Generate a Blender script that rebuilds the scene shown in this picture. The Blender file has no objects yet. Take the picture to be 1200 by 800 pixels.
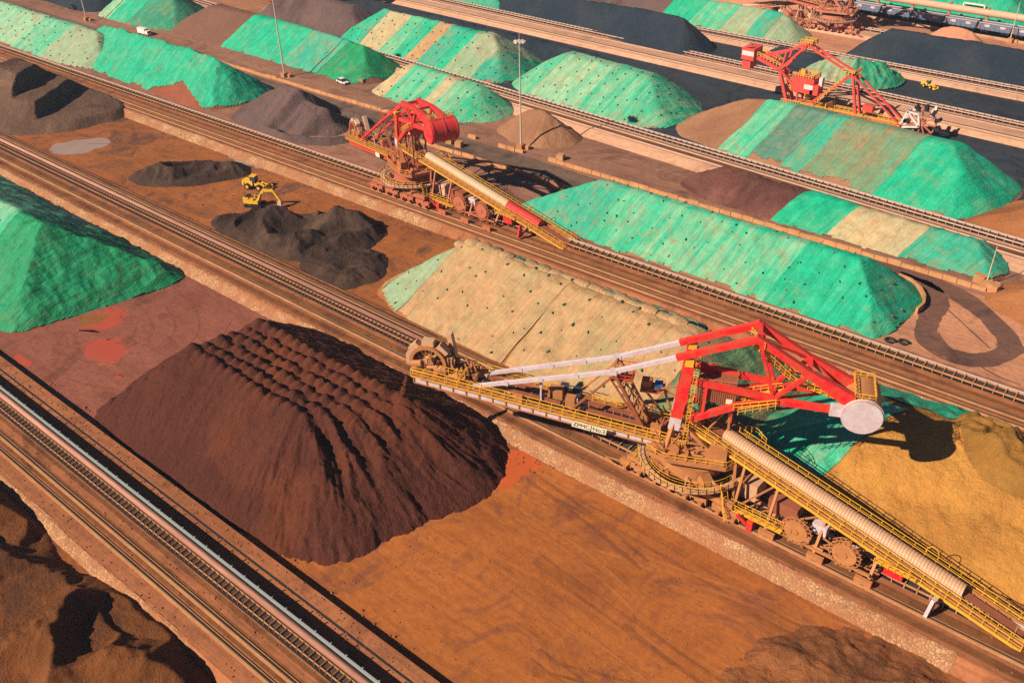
import bpy, math, random
import numpy as np
random.seed(7); RNG = np.random.default_rng(11)
R = math.radians
SC = bpy.context.scene
COL = SC.collection
HC = 101.5                                   # height of the drone camera above the yard floor
FPX = 1096.41                                # focal length in pixels of a 1200 px wide frame
CM = np.array([[0.7664155, 0.6419971, -0.0211407], [0.3393436, -0.4326320, -0.8352632], [-0.5453827, 0.6329844, -0.5494438]])

def at(px, py, z=0.0):                       # the ground point under a pixel of the photograph
    d = CM.T @ np.array([(px - 600) / FPX, (py - 400) / FPX, 1.0])
    t = (z - HC) / d[2]
    return (d[0] * t, d[1] * t)

# ---------------------------------------------------------------- object helpers
def tag(o, label=None, cat=None, group=None, kind=None):
    if label: o['label'] = label
    if cat: o['category'] = cat
    if group: o['group'] = group
    if kind: o['kind'] = kind
    return o

def empty(name, loc=(0, 0, 0), rz=0.0):
    o = bpy.data.objects.new(name, None); COL.objects.link(o)
    o.location = loc; o.rotation_euler = (0, 0, rz); o.empty_display_size = 0.5
    return o

def link(name, me, mats, parent=None, loc=None):
    o = bpy.data.objects.new(name, me); COL.objects.link(o)
    if mats is not None:
        for m in (mats if isinstance(mats, (list, tuple)) else [mats]):
            me.materials.append(m)
    if parent: o.parent = parent
    if loc is not None: o.location = loc
    return o

def copy_tree(o, parent=None):
    c = o.copy(); COL.objects.link(c)
    if parent: c.parent = parent
    for ch in list(o.children): copy_tree(ch, c)
    return c

def V(*a): return np.array(a, float)

class MB:
    """collects boxes, bars and tubes and links them as one mesh"""
    def __init__(s): s.v = []; s.f = []; s.n = 0; s.xf = None
    def add(s, vs, fs):
        vs = np.asarray(vs, float)
        if s.xf is not None: vs = s.xf(vs)
        s.v.append(vs); n = s.n
        s.f.extend([tuple(i + n for i in f) for f in fs]); s.n += len(vs)
        return s
    def box(s, c, size, rz=0.0, ry=0.0):
        x, y, z = [k / 2 for k in size]
        p = np.array([(-x, -y, -z), (x, -y, -z), (x, y, -z), (-x, y, -z), (-x, -y, z), (x, -y, z), (x, y, z), (-x, y, z)])
        if ry:
            ca, sa = math.cos(ry), math.sin(ry); p = np.stack([p[:, 0] * ca + p[:, 2] * sa, p[:, 1], -p[:, 0] * sa + p[:, 2] * ca], 1)
        if rz:
            ca, sa = math.cos(rz), math.sin(rz); p = np.stack([p[:, 0] * ca - p[:, 1] * sa, p[:, 0] * sa + p[:, 1] * ca, p[:, 2]], 1)
        return s.add(p + np.array(c, float), [(0, 3, 2, 1), (4, 5, 6, 7), (0, 1, 5, 4), (1, 2, 6, 5), (2, 3, 7, 6), (3, 0, 4, 7)])
    def _fr(s, p, q, up=(0, 0, 1)):
        d = q - p; L = np.linalg.norm(d); d = d / max(L, 1e-9); up = np.array(up, float)
        if abs(d @ up) > .98: up = np.array((1., 0, 0))
        a = np.cross(d, up); a /= np.linalg.norm(a); b = np.cross(a, d)
        return a, b
    def bar(s, p, q, w=.2, h=None, up=(0, 0, 1), w2=None, h2=None):
        p = np.array(p, float); q = np.array(q, float); h = h or w; w2 = w2 or w; h2 = h2 or (h if w2 == w else h * w2 / w)
        a, b = s._fr(p, q, up)
        P = [p + a * i * w / 2 + b * j * h / 2 for i, j in ((-1, -1), (1, -1), (1, 1), (-1, 1))]
        Q = [q + a * i * w2 / 2 + b * j * h2 / 2 for i, j in ((-1, -1), (1, -1), (1, 1), (-1, 1))]
        return s.add(P + Q, [(0, 3, 2, 1), (4, 5, 6, 7), (0, 1, 5, 4), (1, 2, 6, 5), (2, 3, 7, 6), (3, 0, 4, 7)])
    def tube(s, p, q, r=.1, n=10, r2=None, cap=True):
        p = np.array(p, float); q = np.array(q, float); r2 = r if r2 is None else r2
        a, b = s._fr(p, q); t = np.arange(n) * 2 * math.pi / n
        c = np.cos(t)[:, None] * a + np.sin(t)[:, None] * b
        f = [(i, (i + 1) % n, n + (i + 1) % n, n + i) for i in range(n)]
        if cap: f += [tuple(range(n))[::-1], tuple(range(n, 2 * n))]
        return s.add(np.vstack([p + c * r, q + c * r2]), f)
    def path(s, pts, w=.1, h=None):
        for a, b in zip(pts[:-1], pts[1:]): s.bar(a, b, w, h)
        return s
    def prism(s, poly, z0, z1):                # vertical prism over a 2D polygon
        n = len(poly); lo = [(x, y, z0) for x, y in poly]; hi = [(x, y, z1) for x, y in poly]
        return s.add(lo + hi, [tuple(range(n))[::-1], tuple(range(n, 2 * n))] + [(i, (i + 1) % n, n + (i + 1) % n, n + i) for i in range(n)])
    def extrude(s, prof, P, Q):               # profile of (across, up) swept from P to Q
        P = np.array(P, float); Q = np.array(Q, float); d = Q - P; d /= np.linalg.norm(d)
        a = np.cross(d, (0, 0, 1.)); a /= np.linalg.norm(a); b = np.cross(a, d); n = len(prof)
        A = [P + a * x + b * y for x, y in prof]; B = [Q + a * x + b * y for x, y in prof]
        return s.add(A + B, [tuple(range(n))[::-1], tuple(range(n, 2 * n))] + [(i, (i + 1) % n, n + (i + 1) % n, n + i) for i in range(n)])
    def rail(s, pts, h=1.1, step=1.8, t=.07, mid=True):   # handrail along a path
        pts = [np.array(p, float) for p in pts]; up = np.array((0, 0, h))
        for a, b in zip(pts[:-1], pts[1:]):
            s.bar(a + up, b + up, t); s.bar(a + up * .5, b + up * .5, t * .7) if mid else None
            L = np.linalg.norm(b - a); k = max(1, int(round(L / step)))
            for i in range(k + 1):
                c = a + (b - a) * i / k; s.bar(c, c + up, t)
        return s
    def ladder(s, p, q, w=.6, side=(0, 1, 0), step=.6):
        p = np.array(p, float); q = np.array(q, float); sd = np.array(side, float) * w / 2
        s.bar(p - sd, q - sd, .09); s.bar(p + sd, q + sd, .09); k = int(np.linalg.norm(q - p) / step)
        for i in range(1, k):
            c = p + (q - p) * i / k; s.bar(c - sd, c + sd, .07)
        return s
    def truss(s, P, Q, n, w=.25, side=None):   # zig-zag between two chords P=(p0,p1), Q=(q0,q1)
        p0, p1 = [np.array(x, float) for x in P]; q0, q1 = [np.array(x, float) for x in Q]
        for i in range(n):
            a = p0 + (p1 - p0) * i / n; b = q0 + (q1 - q0) * i / n; c = p0 + (p1 - p0) * (i + 1) / n; d = q0 + (q1 - q0) * (i + 1) / n
            s.bar(a, b, w); s.bar(a, d, w) if i % 2 == 0 else s.bar(b, c, w)
        s.bar(p1, q1, w); return s
    def build(s, name, mats, parent=None, smooth=False, loc=None):
        me = bpy.data.meshes.new(name)
        v = np.vstack(s.v)
        if loc is not None: v = v - np.array(loc, float)
        me.from_pydata(v.tolist(), [], s.f); me.update()
        if smooth:
            me.polygons.foreach_set('use_smooth', [True] * len(me.polygons))
        return link(name, me, mats, parent, None if parent else loc)

def grid_obj(name, X, Y, Z, keep, mats, parent=None, uv=None, smooth=True):
    """a mesh from 2D arrays of points; keep marks the vertices that count"""
    nu, nv = X.shape
    c = keep[:-1, :-1] | keep[1:, :-1] | keep[:-1, 1:] | keep[1:, 1:]
    idx = np.arange(nu * nv).reshape(nu, nv)
    q = np.stack([idx[:-1, :-1][c], idx[1:, :-1][c], idx[1:, 1:][c], idx[:-1, 1:][c]], 1)
    used = np.unique(q); m = np.full(nu * nv, -1); m[used] = np.arange(len(used)); q = m[q]
    P = np.stack([X.ravel(), Y.ravel(), Z.ravel()], 1)[used]
    me = bpy.data.meshes.new(name)
    me.vertices.add(len(P)); me.vertices.foreach_set('co', P.ravel())
    me.loops.add(q.size); me.loops.foreach_set('vertex_index', q.ravel().astype(np.int32))
    me.polygons.add(len(q)); me.polygons.foreach_set('loop_start', (np.arange(len(q)) * 4).astype(np.int32))
    if uv is not None:
        U = np.stack([uv[0].ravel(), uv[1].ravel()], 1)[used]
        l = me.uv_layers.new(name='UVMap'); l.data.foreach_set('uv', U[q.ravel()].ravel())
    if smooth: me.polygons.foreach_set('use_smooth', np.ones(len(q), bool))
    me.update(calc_edges=True); me.validate()
    return link(name, me, mats, parent)

# ---------------------------------------------------------------- numpy noise
_perm = np.random.default_rng(3).random((256, 256))
def vnoise(x, y):
    xi = np.floor(x).astype(int); yi = np.floor(y).astype(int); fx = x - xi; fy = y - yi
    fx = fx * fx * fx * (fx * (fx * 6 - 15) + 10); fy = fy * fy * fy * (fy * (fy * 6 - 15) + 10)
    g = lambda a, b: _perm[a & 255, b & 255]
    return ((g(xi, yi) * (1 - fx) + g(xi + 1, yi) * fx) * (1 - fy) + (g(xi, yi + 1) * (1 - fx) + g(xi + 1, yi + 1) * fx) * fy) * 2 - 1
def fbm(x, y, o=4, g=.5):
    s = 0; a = 1; t = 0
    for i in range(o):
        s = s + a * vnoise(x * 2 ** i + 17 * i, y * 2 ** i + 31 * i); t += a; a *= g
    return s / t
def ridged(x, y, o=3): 
    s = 0; a = 1; t = 0
    for i in range(o):
        s = s + a * (1 - 2 * np.abs(vnoise(x * 2 ** i + 7 * i, y * 2 ** i + 13 * i))); t += a; a *= .5
    return s / t
def sst(a, b, x):
    t = np.clip((x - a) / (b - a), 0, 1); return t * t * (3 - 2 * t)
def smin(a, b, k):
    h = np.clip(.5 + .5 * (b - a) / k, 0, 1); return b * (1 - h) + a * h - k * h * (1 - h)
def smax(a, b, k): return -smin(-a, -b, k)

# ---------------------------------------------------------------- materials
class NT:
    def __init__(s, name):
        m = bpy.data.materials.new(name); m.use_nodes = True; s.m = m; s.t = m.node_tree; s.n = s.t.nodes
        s.bsdf = s.n['Principled BSDF']
    def new(s, typ, **kw):
        n = s.n.new(typ)
        for k, v in kw.items(): setattr(n, k, v)
        return n
    def l(s, a, b): s.t.links.new(a, b)
    def put(s, sock, v):
        if hasattr(v, 'default_value') or hasattr(v, 'is_linked'): s.l(v, sock)
        else: sock.default_value = v
    def pos(s, scale=(1, 1, 1), rot=0.0):
        g = s.new('ShaderNodeNewGeometry'); mp = s.new('ShaderNodeMapping')
        mp.inputs['Scale'].default_value = scale; mp.inputs['Rotation'].default_value = (0, 0, rot)
        s.l(g.outputs['Position'], mp.inputs['Vector']); return mp.outputs[0]
    def noise(s, vec, scale=1., detail=4., rough=.55, dist=0.):
        n = s.new('ShaderNodeTexNoise'); s.put(n.inputs['Vector'], vec)
        n.inputs['Scale'].default_value = scale; n.inputs['Detail'].default_value = detail
        n.inputs['Roughness'].default_value = rough; n.inputs['Distortion'].default_value = dist
        return n.outputs['Fac']
    def ramp(s, fac, stops):
        r = s.new('ShaderNodeValToRGB'); s.put(r.inputs[0], fac); e = r.color_ramp.elements
        while len(e) < len(stops): e.new(.5)
        for k, (p, c) in zip(e, stops):
            k.position = p; k.color = (*c, 1) if not isinstance(c, (int, float)) else (c, c, c, 1)
        return r.outputs[0]
    def mix(s, fac, a, b, mode='MIX'):
        n = s.new('ShaderNodeMix', data_type='RGBA', blend_type=mode)
        s.put(n.inputs['Factor'], fac)
        s.put(n.inputs[6], (*a, 1) if isinstance(a, tuple) else a); s.put(n.inputs[7], (*b, 1) if isinstance(b, tuple) else b)
        return n.outputs[2]
    def math(s, op, a, b=0., c=None):
        n = s.new('ShaderNodeMath', operation=op); s.put(n.inputs[0], a); s.put(n.inputs[1], b)
        if c is not None: s.put(n.inputs[2], c)
        return n.outputs[0]
    def bump(s, h, strength=.5, dist=.2, normal=None):
        b = s.new('ShaderNodeBump'); b.inputs['Strength'].default_value = strength; b.inputs['Distance'].default_value = dist
        s.put(b.inputs['Height'], h)
        if normal: s.l(normal, b.inputs['Normal'])
        return b.outputs[0]
    def done(s, col, rough=.9, normal=None, spec=.2, metal=0.):
        s.put(s.bsdf.inputs['Base Color'], (*col, 1) if isinstance(col, tuple) else col)
        s.put(s.bsdf.inputs['Roughness'], rough); s.bsdf.inputs['Specular IOR Level'].default_value = spec
        s.bsdf.inputs['Metallic'].default_value = metal
        if normal: s.l(normal, s.bsdf.inputs['Normal'])
        return s.m

def ore_mat(name, a, b, c=None, sc=.12, bump=.6, streak=0.):
    """loose ore: patches of two or three tints, lumps and crumbs"""
    t = NT(name); p = t.pos()
    n1 = t.noise(p, sc, 5, .6); n2 = t.noise(p, 1.3, 6, .7)
    col = t.ramp(n1, [(.3, a), (.7, b)])
    if c: col = t.mix(t.ramp(t.noise(p, sc * .45, 4, .6, .6), [(.5, 0.), (.68, 1.)]), col, c)
    col = t.mix(.55, col, t.ramp(n2, [(.25, .45), (.75, 1.)]), 'MULTIPLY')
    h = t.math('ADD', t.math('MULTIPLY', t.noise(p, .9, 8, .72), 1.), t.math('MULTIPLY', t.noise(p, 2.6, 5, .75), .5))
    return t.done(col, .95, t.bump(h, min(1., bump * 1.35), .6), .1)

def floor_mat(name, a, b, c, sx=.018, sy=.16, dark=.55, bump=.25, rot=0.):
    """compacted yard floor: patches, wheel streaks along the rows, crumbs"""
    t = NT(name); p = t.pos(); ps = t.pos((sx, sy, 1), rot)
    n1 = t.noise(p, .075, 8, .72, 1.2); n2 = t.noise(ps, 1., 7, .7, .6); n3 = t.noise(t.pos((sx * 2.5, sy * 5, 1), rot + .03), 1., 6, .7, .5); n5 = t.noise(t.pos((sx * 5, sy * 12, 1), rot - .06), 1., 5, .7, .4)
    col = t.ramp(n1, [(.34, a), (.5, b), (.64, c)])
    col = t.mix(.6, col, t.ramp(t.noise(p, .022, 6, .65, .3), [(.36, .75), (.56, 1.)]), 'MULTIPLY')
    col = t.mix(.5, col, t.ramp(n2, [(.36, dark), (.56, 1.)]), 'MULTIPLY')
    col = t.mix(.25, col, t.ramp(n3, [(.40, .5), (.52, 1.)]), 'MULTIPLY')
    col = t.mix(.16, col, t.ramp(n5, [(.40, .55), (.5, 1.)]), 'MULTIPLY')
    n4 = t.noise(p, .9, 8, .75)
    col = t.mix(.55, col, t.ramp(n4, [(.3, .5), (.62, 1.)]), 'MULTIPLY')
    col = t.mix(.35, col, t.ramp(t.noise(p, .22, 6, .7, 1.), [(.55, 0.), (.72, 1.)]), 'SCREEN') if False else col
    h = t.math('ADD', n4, t.math('MULTIPLY', t.math('ADD', n3, t.noise(p, .3, 6, .7)), .9))
    return t.done(col, .92, t.bump(h, bump * 1.6, .3), .15)

def tarp_mat(name, a, b, c, patch=.5, dirt=.35):
    """netting sheet: two fadings of the dye, ore dust, seams of the sewn widths, creases"""
    t = NT(name); p = t.pos(); uv = t.new('ShaderNodeUVMap').outputs[0]
    mp = t.new('ShaderNodeMapping'); mp.inputs['Scale'].default_value = (.45, .07, 1); t.l(uv, mp.inputs[0]); st = mp.outputs[0]
    n1 = t.noise(st, 1., 5, .65, .6); n2 = t.noise(p, .09, 4, .6, .4)
    col = t.mix(t.ramp(n1, [(.5 - patch * .16, 0.), (.5 + patch * .16, 1.)]), a, b)
    col = t.mix(t.math('MULTIPLY', t.ramp(t.math('ADD', t.math('MULTIPLY', n1, .45), t.math('MULTIPLY', n2, .55)), [(.5, 0.), (.68, 1.)]), dirt), col, c)
    col = t.mix(.6, col, t.ramp(t.noise(p, .4, 8, .72, .3), [(.3, .5), (.62, 1.)]), 'MULTIPLY')
    col = t.mix(t.math('MULTIPLY', t.ramp(t.noise(p, .17, 7, .72, 1.2), [(.52, 0.), (.64, 1.)]), dirt * 1.1), col, (.30, .18, .09))
    sx = t.new('ShaderNodeSeparateXYZ'); t.l(uv, sx.inputs[0])
    fr = t.math('FRACT', t.math('MULTIPLY', sx.outputs[0], 1 / 3.3)); seam = t.math('LESS_THAN', fr, .035)
    col = t.mix(t.math('MULTIPLY', seam, .35), col, (.02, .06, .04))
    mp2 = t.new('ShaderNodeMapping'); mp2.inputs['Scale'].default_value = (1.4, .25, 1); t.l(uv, mp2.inputs[0])
    cr = t.math('ABSOLUTE', t.math('SUBTRACT', t.noise(mp2.outputs[0], .5, 3, .6, 2.2), .5))
    h = t.math('ADD', t.math('ADD', t.noise(mp2.outputs[0], 1., 6, .68, .8), t.math('MULTIPLY', t.noise(p, .9, 6, .7), .7)), t.math('MULTIPLY', cr, -1.0))
    return t.done(col, .6, t.bump(h, .75, .5), .3)

def paint_mat(name, a, dust, amt=.5, rough=.55, sc=.6):
    """painted steel with ore dust settled on it and rust streaks"""
    t = NT(name); p = t.pos(); g = t.new('ShaderNodeNewGeometry'); s = t.new('ShaderNodeSeparateXYZ'); t.l(g.outputs['Normal'], s.inputs[0])
    up = t.ramp(s.outputs[2], [(.2, 0.), (.9, 1.)])
    n = t.ramp(t.noise(p, sc, 6, .7), [(.38, 0.), (.62, 1.)])
    f = t.math('MULTIPLY', t.math('MAXIMUM', t.math('MULTIPLY', up, .55), n), amt)
    col = t.mix(f, a, dust)
    col = t.mix(.4, col, t.ramp(t.noise(p, 2.2, 5, .7), [(.3, .55), (.65, 1.)]), 'MULTIPLY')
    return t.done(col, rough, None, .4)

M = {}
DUST = (.36, .15, .055)
M['ground'] = floor_mat('earth', (.33, .155, .085), (.40, .19, .10), (.30, .13, .07))
M['floor_orange'] = floor_mat('orange_yard_earth', (.33, .10, .034), (.44, .14, .032), (.25, .083, .042), .02, .09, .68)
M['floor_red'] = floor_mat('red_yard_earth', (.23, .075, .052), (.29, .10, .068), (.19, .065, .045), .03, .1, .75)
M['floor_brown'] = floor_mat('brown_yard_earth', (.22, .085, .042), (.36, .118, .032), (.14, .062, .042), .03, .09, .6)
M['floor_pink'] = floor_mat('dusty_pink_earth', (.46, .21, .13), (.55, .25, .14), (.36, .16, .10))
M['floor_coal'] = floor_mat('coal_dust_earth', (.026, .038, .055), (.042, .05, .064), (.02, .028, .044), .02, .1, .6)
M['floor_dusk'] = floor_mat('mauve_brown_earth', (.25, .12, .085), (.34, .165, .11), (.2, .095, .07), .012, .14, .55)
M['road'] = floor_mat('dusty_asphalt', (.13, .085, .07), (.19, .12, .09), (.10, .065, .055), .01, .3, .6)
M['track'] = floor_mat('wet_wheel_track', (.13, .065, .05), (.19, .095, .07), (.10, .05, .042), .1, .3, .7)
M['berm'] = floor_mat('ballast_orange', (.32, .115, .05), (.40, .15, .068), (.23, .083, .042), .03, .45, .62, .25)
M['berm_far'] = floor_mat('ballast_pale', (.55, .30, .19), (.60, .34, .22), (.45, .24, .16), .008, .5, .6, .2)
M['strip_dark'] = floor_mat('spilled_ore_strip', (.16, .06, .025), (.24, .095, .035), (.12, .045, .025), .01, .6, .6)
# ---------------------------------------------------------------- the setting: ground, berms, road
def sheet(name, poly, z, mat, kind='structure'):
    me = bpy.data.meshes.new(name)
    me.from_pydata([(x, y, z) for x, y in poly], [], [tuple(range(len(poly)))]); me.update()
    return tag(link(name, me, mat), kind=kind)

def ypath(y0, k, xr):                         # centre line of a conveyor: y as a function of x
    return lambda x: y0 + k * (x - xr)
YA = ypath(42.3, 0, 0); YB = ypath(102.2, 0, 0); YC = ypath(155.3, .01345, -40)
YD = ypath(218.2, -.068, -64); YE = ypath(296, -.047, -94); YF = ypath(327.5, -.02, -106); YG = ypath(366, -.02, -140)

sheet('ground', [(-1500, -300), (700, -300), (700, 1500), (-1500, 1500)], 0, M['ground'])
sheet('yard_floor', [(-420, 44), (-100, 44), (-100, 100), (-420, 100)], .004, M['floor_red'])
sheet('yard_floor', [(-100, 44), (40, 44), (40, 100), (-100, 100)], .004, M['floor_orange'])
sheet('yard_floor', [(-420, -60), (40, -60), (40, 38), (-420, 38)], .004, M['floor_brown'])
sheet('yard_floor', [(-600, 104), (-55, 104), (-55, 150), (-600, 148)], .004, M['floor_brown'])
sheet('yard_floor', [(-600, 150), (-62, 155), (-62, 181), (-600, 181)], .004, M['floor_dusk'])
sheet('yard_floor', [(-62, 155), (20, 156), (20, 193), (-62, 193)], .004, M['floor_pink'])
sheet('yard_floor', [(-700, 191), (20, 191), (20, 214), (-700, 262)], .008, M['floor_dusk'])
sheet('yard_floor', [(-340, 236), (40, 212), (40, 292), (-340, 310)], .012, M['floor_coal'])
sheet('yard_floor', [(-500, 314), (60, 289), (60, 326), (-500, 336)], .016, M['floor_coal'])
sheet('yard_floor', [(-700, 336), (200, 326), (200, 600), (-700, 600)], .004, M['floor_pink'])

t = NT('stone_facing'); p = t.pos(); vo = t.new('ShaderNodeTexVoronoi', feature='F1'); t.l(p, vo.inputs['Vector']); vo.inputs['Scale'].default_value = 2.1
ve = t.new('ShaderNodeTexVoronoi', feature='DISTANCE_TO_EDGE'); t.l(p, ve.inputs['Vector']); ve.inputs['Scale'].default_value = 2.1
sp_ = t.new('ShaderNodeSeparateColor'); t.l(vo.outputs['Color'], sp_.inputs[0])
col = t.mix(.8, t.ramp(t.noise(p, .25, 3), [(.3, (.40, .20, .10)), (.7, (.60, .36, .20))]), t.ramp(sp_.outputs[0], [(0., .45), (1., 1.)]), 'MULTIPLY')
col = t.mix(t.ramp(ve.outputs['Distance'], [(.02, 1.), (.09, 0.)]), col, (.20, .085, .04))
col = t.mix(t.ramp(t.noise(p, .16, 5, .65), [(.42, 0.), (.6, .95)]), col, (.30, .125, .06))
M['stone'] = t.done(col, .9, t.bump(ve.outputs['Distance'], .8, .3), .15)
M['rail'] = NT('rail_steel').done((.10, .07, .06), .5, None, .4, .6)
t = NT('dusty_concrete'); p = t.pos()
M['conc'] = t.done(t.mix(.6, t.ramp(t.noise(p, .3, 5, .6), [(.3, (.40, .18, .075)), (.7, (.54, .28, .13))]), t.ramp(t.noise(p, 2.5, 4, .7), [(.3, .6), (.7, 1.)]), 'MULTIPLY'), .85, None, .2)
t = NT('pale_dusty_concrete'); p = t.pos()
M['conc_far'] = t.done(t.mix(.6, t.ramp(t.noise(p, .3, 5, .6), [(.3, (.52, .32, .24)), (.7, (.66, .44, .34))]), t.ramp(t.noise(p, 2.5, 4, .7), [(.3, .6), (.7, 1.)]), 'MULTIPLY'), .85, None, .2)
M['rubber'] = NT('black_rubber').done((.016, .016, .02), .7, None, .3)
t = NT('ore_on_belt'); p = t.pos()
M['belt'] = t.done(t.ramp(t.noise(p, .8, 4, .6), [(.3, (.03, .022, .022)), (.7, (.085, .05, .04))]), .75, None, .25)
t = NT('pink_dusty_cover'); p = t.pos((.3, 3, 3))
M['cover'] = t.done(t.mix(.5, t.ramp(t.noise(p, .5, 5, .6), [(.3, (.38, .165, .11)), (.7, (.50, .25, .185))]), t.ramp(t.noise(p, 1.5, 5, .7), [(.35, .6), (.65, 1.)]), 'MULTIPLY'), .6, None, .3)
M['cover_pale'] = NT('pale_grey_strip').done((.50, .42, .42), .6, None, .3)
M['shield'] = NT('dull_teal_sheet').done((.24, .27, .28), .5, None, .3)

M['idler'] = NT('rusty_idlers').done((.26, .11, .05), .7, None, .3)
def berm(Y, x0, x1, near, far, mat, nslope=2.2, fslope=2.0, top=1.5, stone=None):
    o = MB()
    ya, yb = Y(x0), Y(x1)
    pr = lambda y: [(y - near - nslope, -.3), (y - near, top), (y + far, top), (y + far + fslope, -.3)]
    A = [(x0, a, z) for a, z in pr(ya)]; B = [(x1, a, z) for a, z in pr(yb)]
    o.add(A + B, [(0, 4, 5, 1), (1, 5, 6, 2), (2, 6, 7, 3)])
    tag(o.build('berm', mat), kind='structure')
    if stone:                                 # stones set into the near slope
        for a, b in stone:
            n = int((b - a) / .45); xs = np.linspace(a, b, n); vs = np.linspace(-.1, 1.12, 9)
            X, Vv = np.meshgrid(xs, vs, indexing='ij')
            w = .25 * vnoise(X * .12, Vv * 0 + 3)
            yy = Y(X) - near - nslope * (1 - Vv) + w * (Vv > .95) - .05; zz = -.3 + (top + .3) * np.minimum(Vv, 1.0) + .05 + .1 * vnoise(X * 2.2, Vv * 6) 
            g = grid_obj('stone_slope', X, yy, zz, np.ones_like(X, bool), M['stone']); tag(g, kind='structure')

berm(YA, -430, 0, 8.8, 7.7, M['berm'], 1.6, .25, 1.5, [(-430, -86)])
berm(YB, -700, 60, 7.7, 6.0, M['berm'], 2.4, 2.0, 1.5, [(-330, -8)])
berm(YC, -700, 60, 9.6, 3.6, M['berm'], 2.6, 2.0, 1.5, [(-300, -145), (-48, 20)])
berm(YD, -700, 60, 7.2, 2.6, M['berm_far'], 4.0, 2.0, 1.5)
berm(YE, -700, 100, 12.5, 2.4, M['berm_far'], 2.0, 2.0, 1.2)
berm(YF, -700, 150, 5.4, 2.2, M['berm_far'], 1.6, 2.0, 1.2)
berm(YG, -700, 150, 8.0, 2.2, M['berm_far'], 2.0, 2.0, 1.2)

def strip(name, Y, x0, x1, a, b, z, mat):    # a sheet along a berm between two offsets
    return sheet(name, [(x0, Y(x0) + a), (x1, Y(x1) + a), (x1, Y(x1) + b), (x0, Y(x0) + b)], z, mat)
for Yf, x0, x1, bands in ((YA, -430, 0, ((-5.0, -3.0), (-1.9, -1.2))), (YB, -700, 60, ((-6.6, -5.3), (-3.4, -1.9), (2.2, 3.4), (4.6, 5.6))),
                          (YC, -700, 60, ((-6.6, -4.6), (-3.4, -2.3))), (YD, -700, 60, ((-5.2, -3.6),))):
    for a, b in bands: strip('spillage_strip', Yf, x0, x1, a, b, 1.506, M['strip_dark'])

for Yf, x0, x1, a, b in ((YA, -430, 0, 5.3, 5.65), (YB, -700, -112, 5.2, 5.5), (YC, -700, 60, -8.9, -8.65)): strip('cable_trench', Yf, x0, x1, a, b, 1.508, M['rubber'])
def rail_track(Y, x0, x1, offs, z, label, conc='conc'):
    r = tag(empty('rail_track', ((x0 + x1) / 2, Y((x0 + x1) / 2), z)), label, 'rail track', 'machine tracks on the berms')
    for v in offs:
        L = np.array(r.location)
        MB().bar((x0, Y(x0) + v, z + .08), (x1, Y(x1) + v, z + .08), .85, .22).build('rail_beam', M[conc], r, loc=L)
        MB().bar((x0, Y(x0) + v, z + .27), (x1, Y(x1) + v, z + .27), .16, .2).build('rail', M['rail'], r, loc=L)
    return r
rail_track(YA, -430, 0, (-5.9, -4.0), 1.5, 'twin machine rails on the orange berm in the near left corner')
rail_track(YB, -700, 60, (-4.1, 3.9), 1.5, 'wide pair of rails carrying the nearest stacker with the white stay rods')
rail_track(YC, -700, 60, (-5.6, -7.8), 1.5, 'rails carrying the mid-distance stacker with the red drum counterweight')
rail_track(YD, -700, 60, (-3.0, -5.8), 1.5, 'rails on the pale berm in front of the large striped tarpaulin pile', 'conc_far')
rail_track(YE, -700, 100, (-3.4, -10.4), 1.2, 'rails on the wide pale berm just behind the bucket wheel reclaimer', 'conc_far')
rail_track(YF, -700, 150, (-2.6, -4.4), 1.2, 'rails on the pale berm in front of the far right coal pile', 'conc_far')

def conveyor(Y, x0, x1, label, cover=None, conc='conc', pitch=1.7, z=1.5, cov_x1=None, shield=False, w=1.0):
    r = tag(empty('belt_conveyor', ((x0 + x1) / 2, Y((x0 + x1) / 2), z)), label, 'conveyor', 'belt conveyors running along the berms')
    L = np.array(r.location)
    P = lambda x, v, h: (x, Y(x) + v, z + h)
    hw_ = .62 if cover else .95
    m = MB()
    for v in (-hw_, hw_): m.bar(P(x0, v, .75), P(x1, v, .75), .16 * w, .3)
    m.build('stringer', M[conc], r, loc=L)
    MB().bar(P(x0, 0, .62), P(x1, 0, .62), 1.68 * hw_, .08).build('belt', M['belt'], r, loc=L)
    MB().bar(P(x0, 0, .06), P(x1, 0, .06), 1.9, .1).build('base_slab', M['rubber'], r, loc=L)
    n = int((x1 - x0) / pitch); xs = x0 + (np.arange(n) + .5) * pitch
    m = MB()
    for x in xs:
        m.bar(P(x, -hw_, .88), P(x, hw_, .88), .24 * w, .16)
        for v in (-hw_ - .06, hw_ + .06): m.bar(P(x, v, 0.1), P(x, v, .95), .22 * w)
    tag(m.build('idler_frame', M['idler'] if cover else M[conc], r, loc=L), kind='stuff')
    if cover:
        c1 = cov_x1 if cov_x1 is not None else x1
        pf = [(.52 * math.cos(a), .7 * math.sin(a)) for a in np.linspace(0, math.pi, 9)]
        m = MB(); m.extrude([(x, y) for x, y in pf], P(x0, 1.15, 1.25), P(c1, 1.15, 1.25)); m.build('cover', M[cover], r, True, loc=L)
        m = MB(); m.bar(P(x0, 1.75, .6), P(c1, 1.75, .6), .12, 1.3)
        if shield: m.bar(P(x0, 1.9, 1.55), P(c1, 1.9, 1.55), .18, 1.3)
        m.build('wind_shield', M['shield'] if shield else M['rubber'], r, loc=L)
        if shield:
            m = MB()
            for x in np.arange(x0, c1, 3.0): m.bar(P(x, 1.95, 0), P(x, 1.95, 2.55), .16)
            tag(m.build('shield_post', M['shield'], r, loc=L), kind='stuff')
    else:
        MB().bar(P(x0, 1.42, .72), P(x1, 1.42, .72), .55, .14).build('walkway', M['cover_pale'], r, loc=L)
    return r
conveyor(YA, -430, 0, 'belt conveyor with a pink cover and tall wind shield in the near left corner', 'cover', shield=True, pitch=1.15, w=.5)
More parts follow.
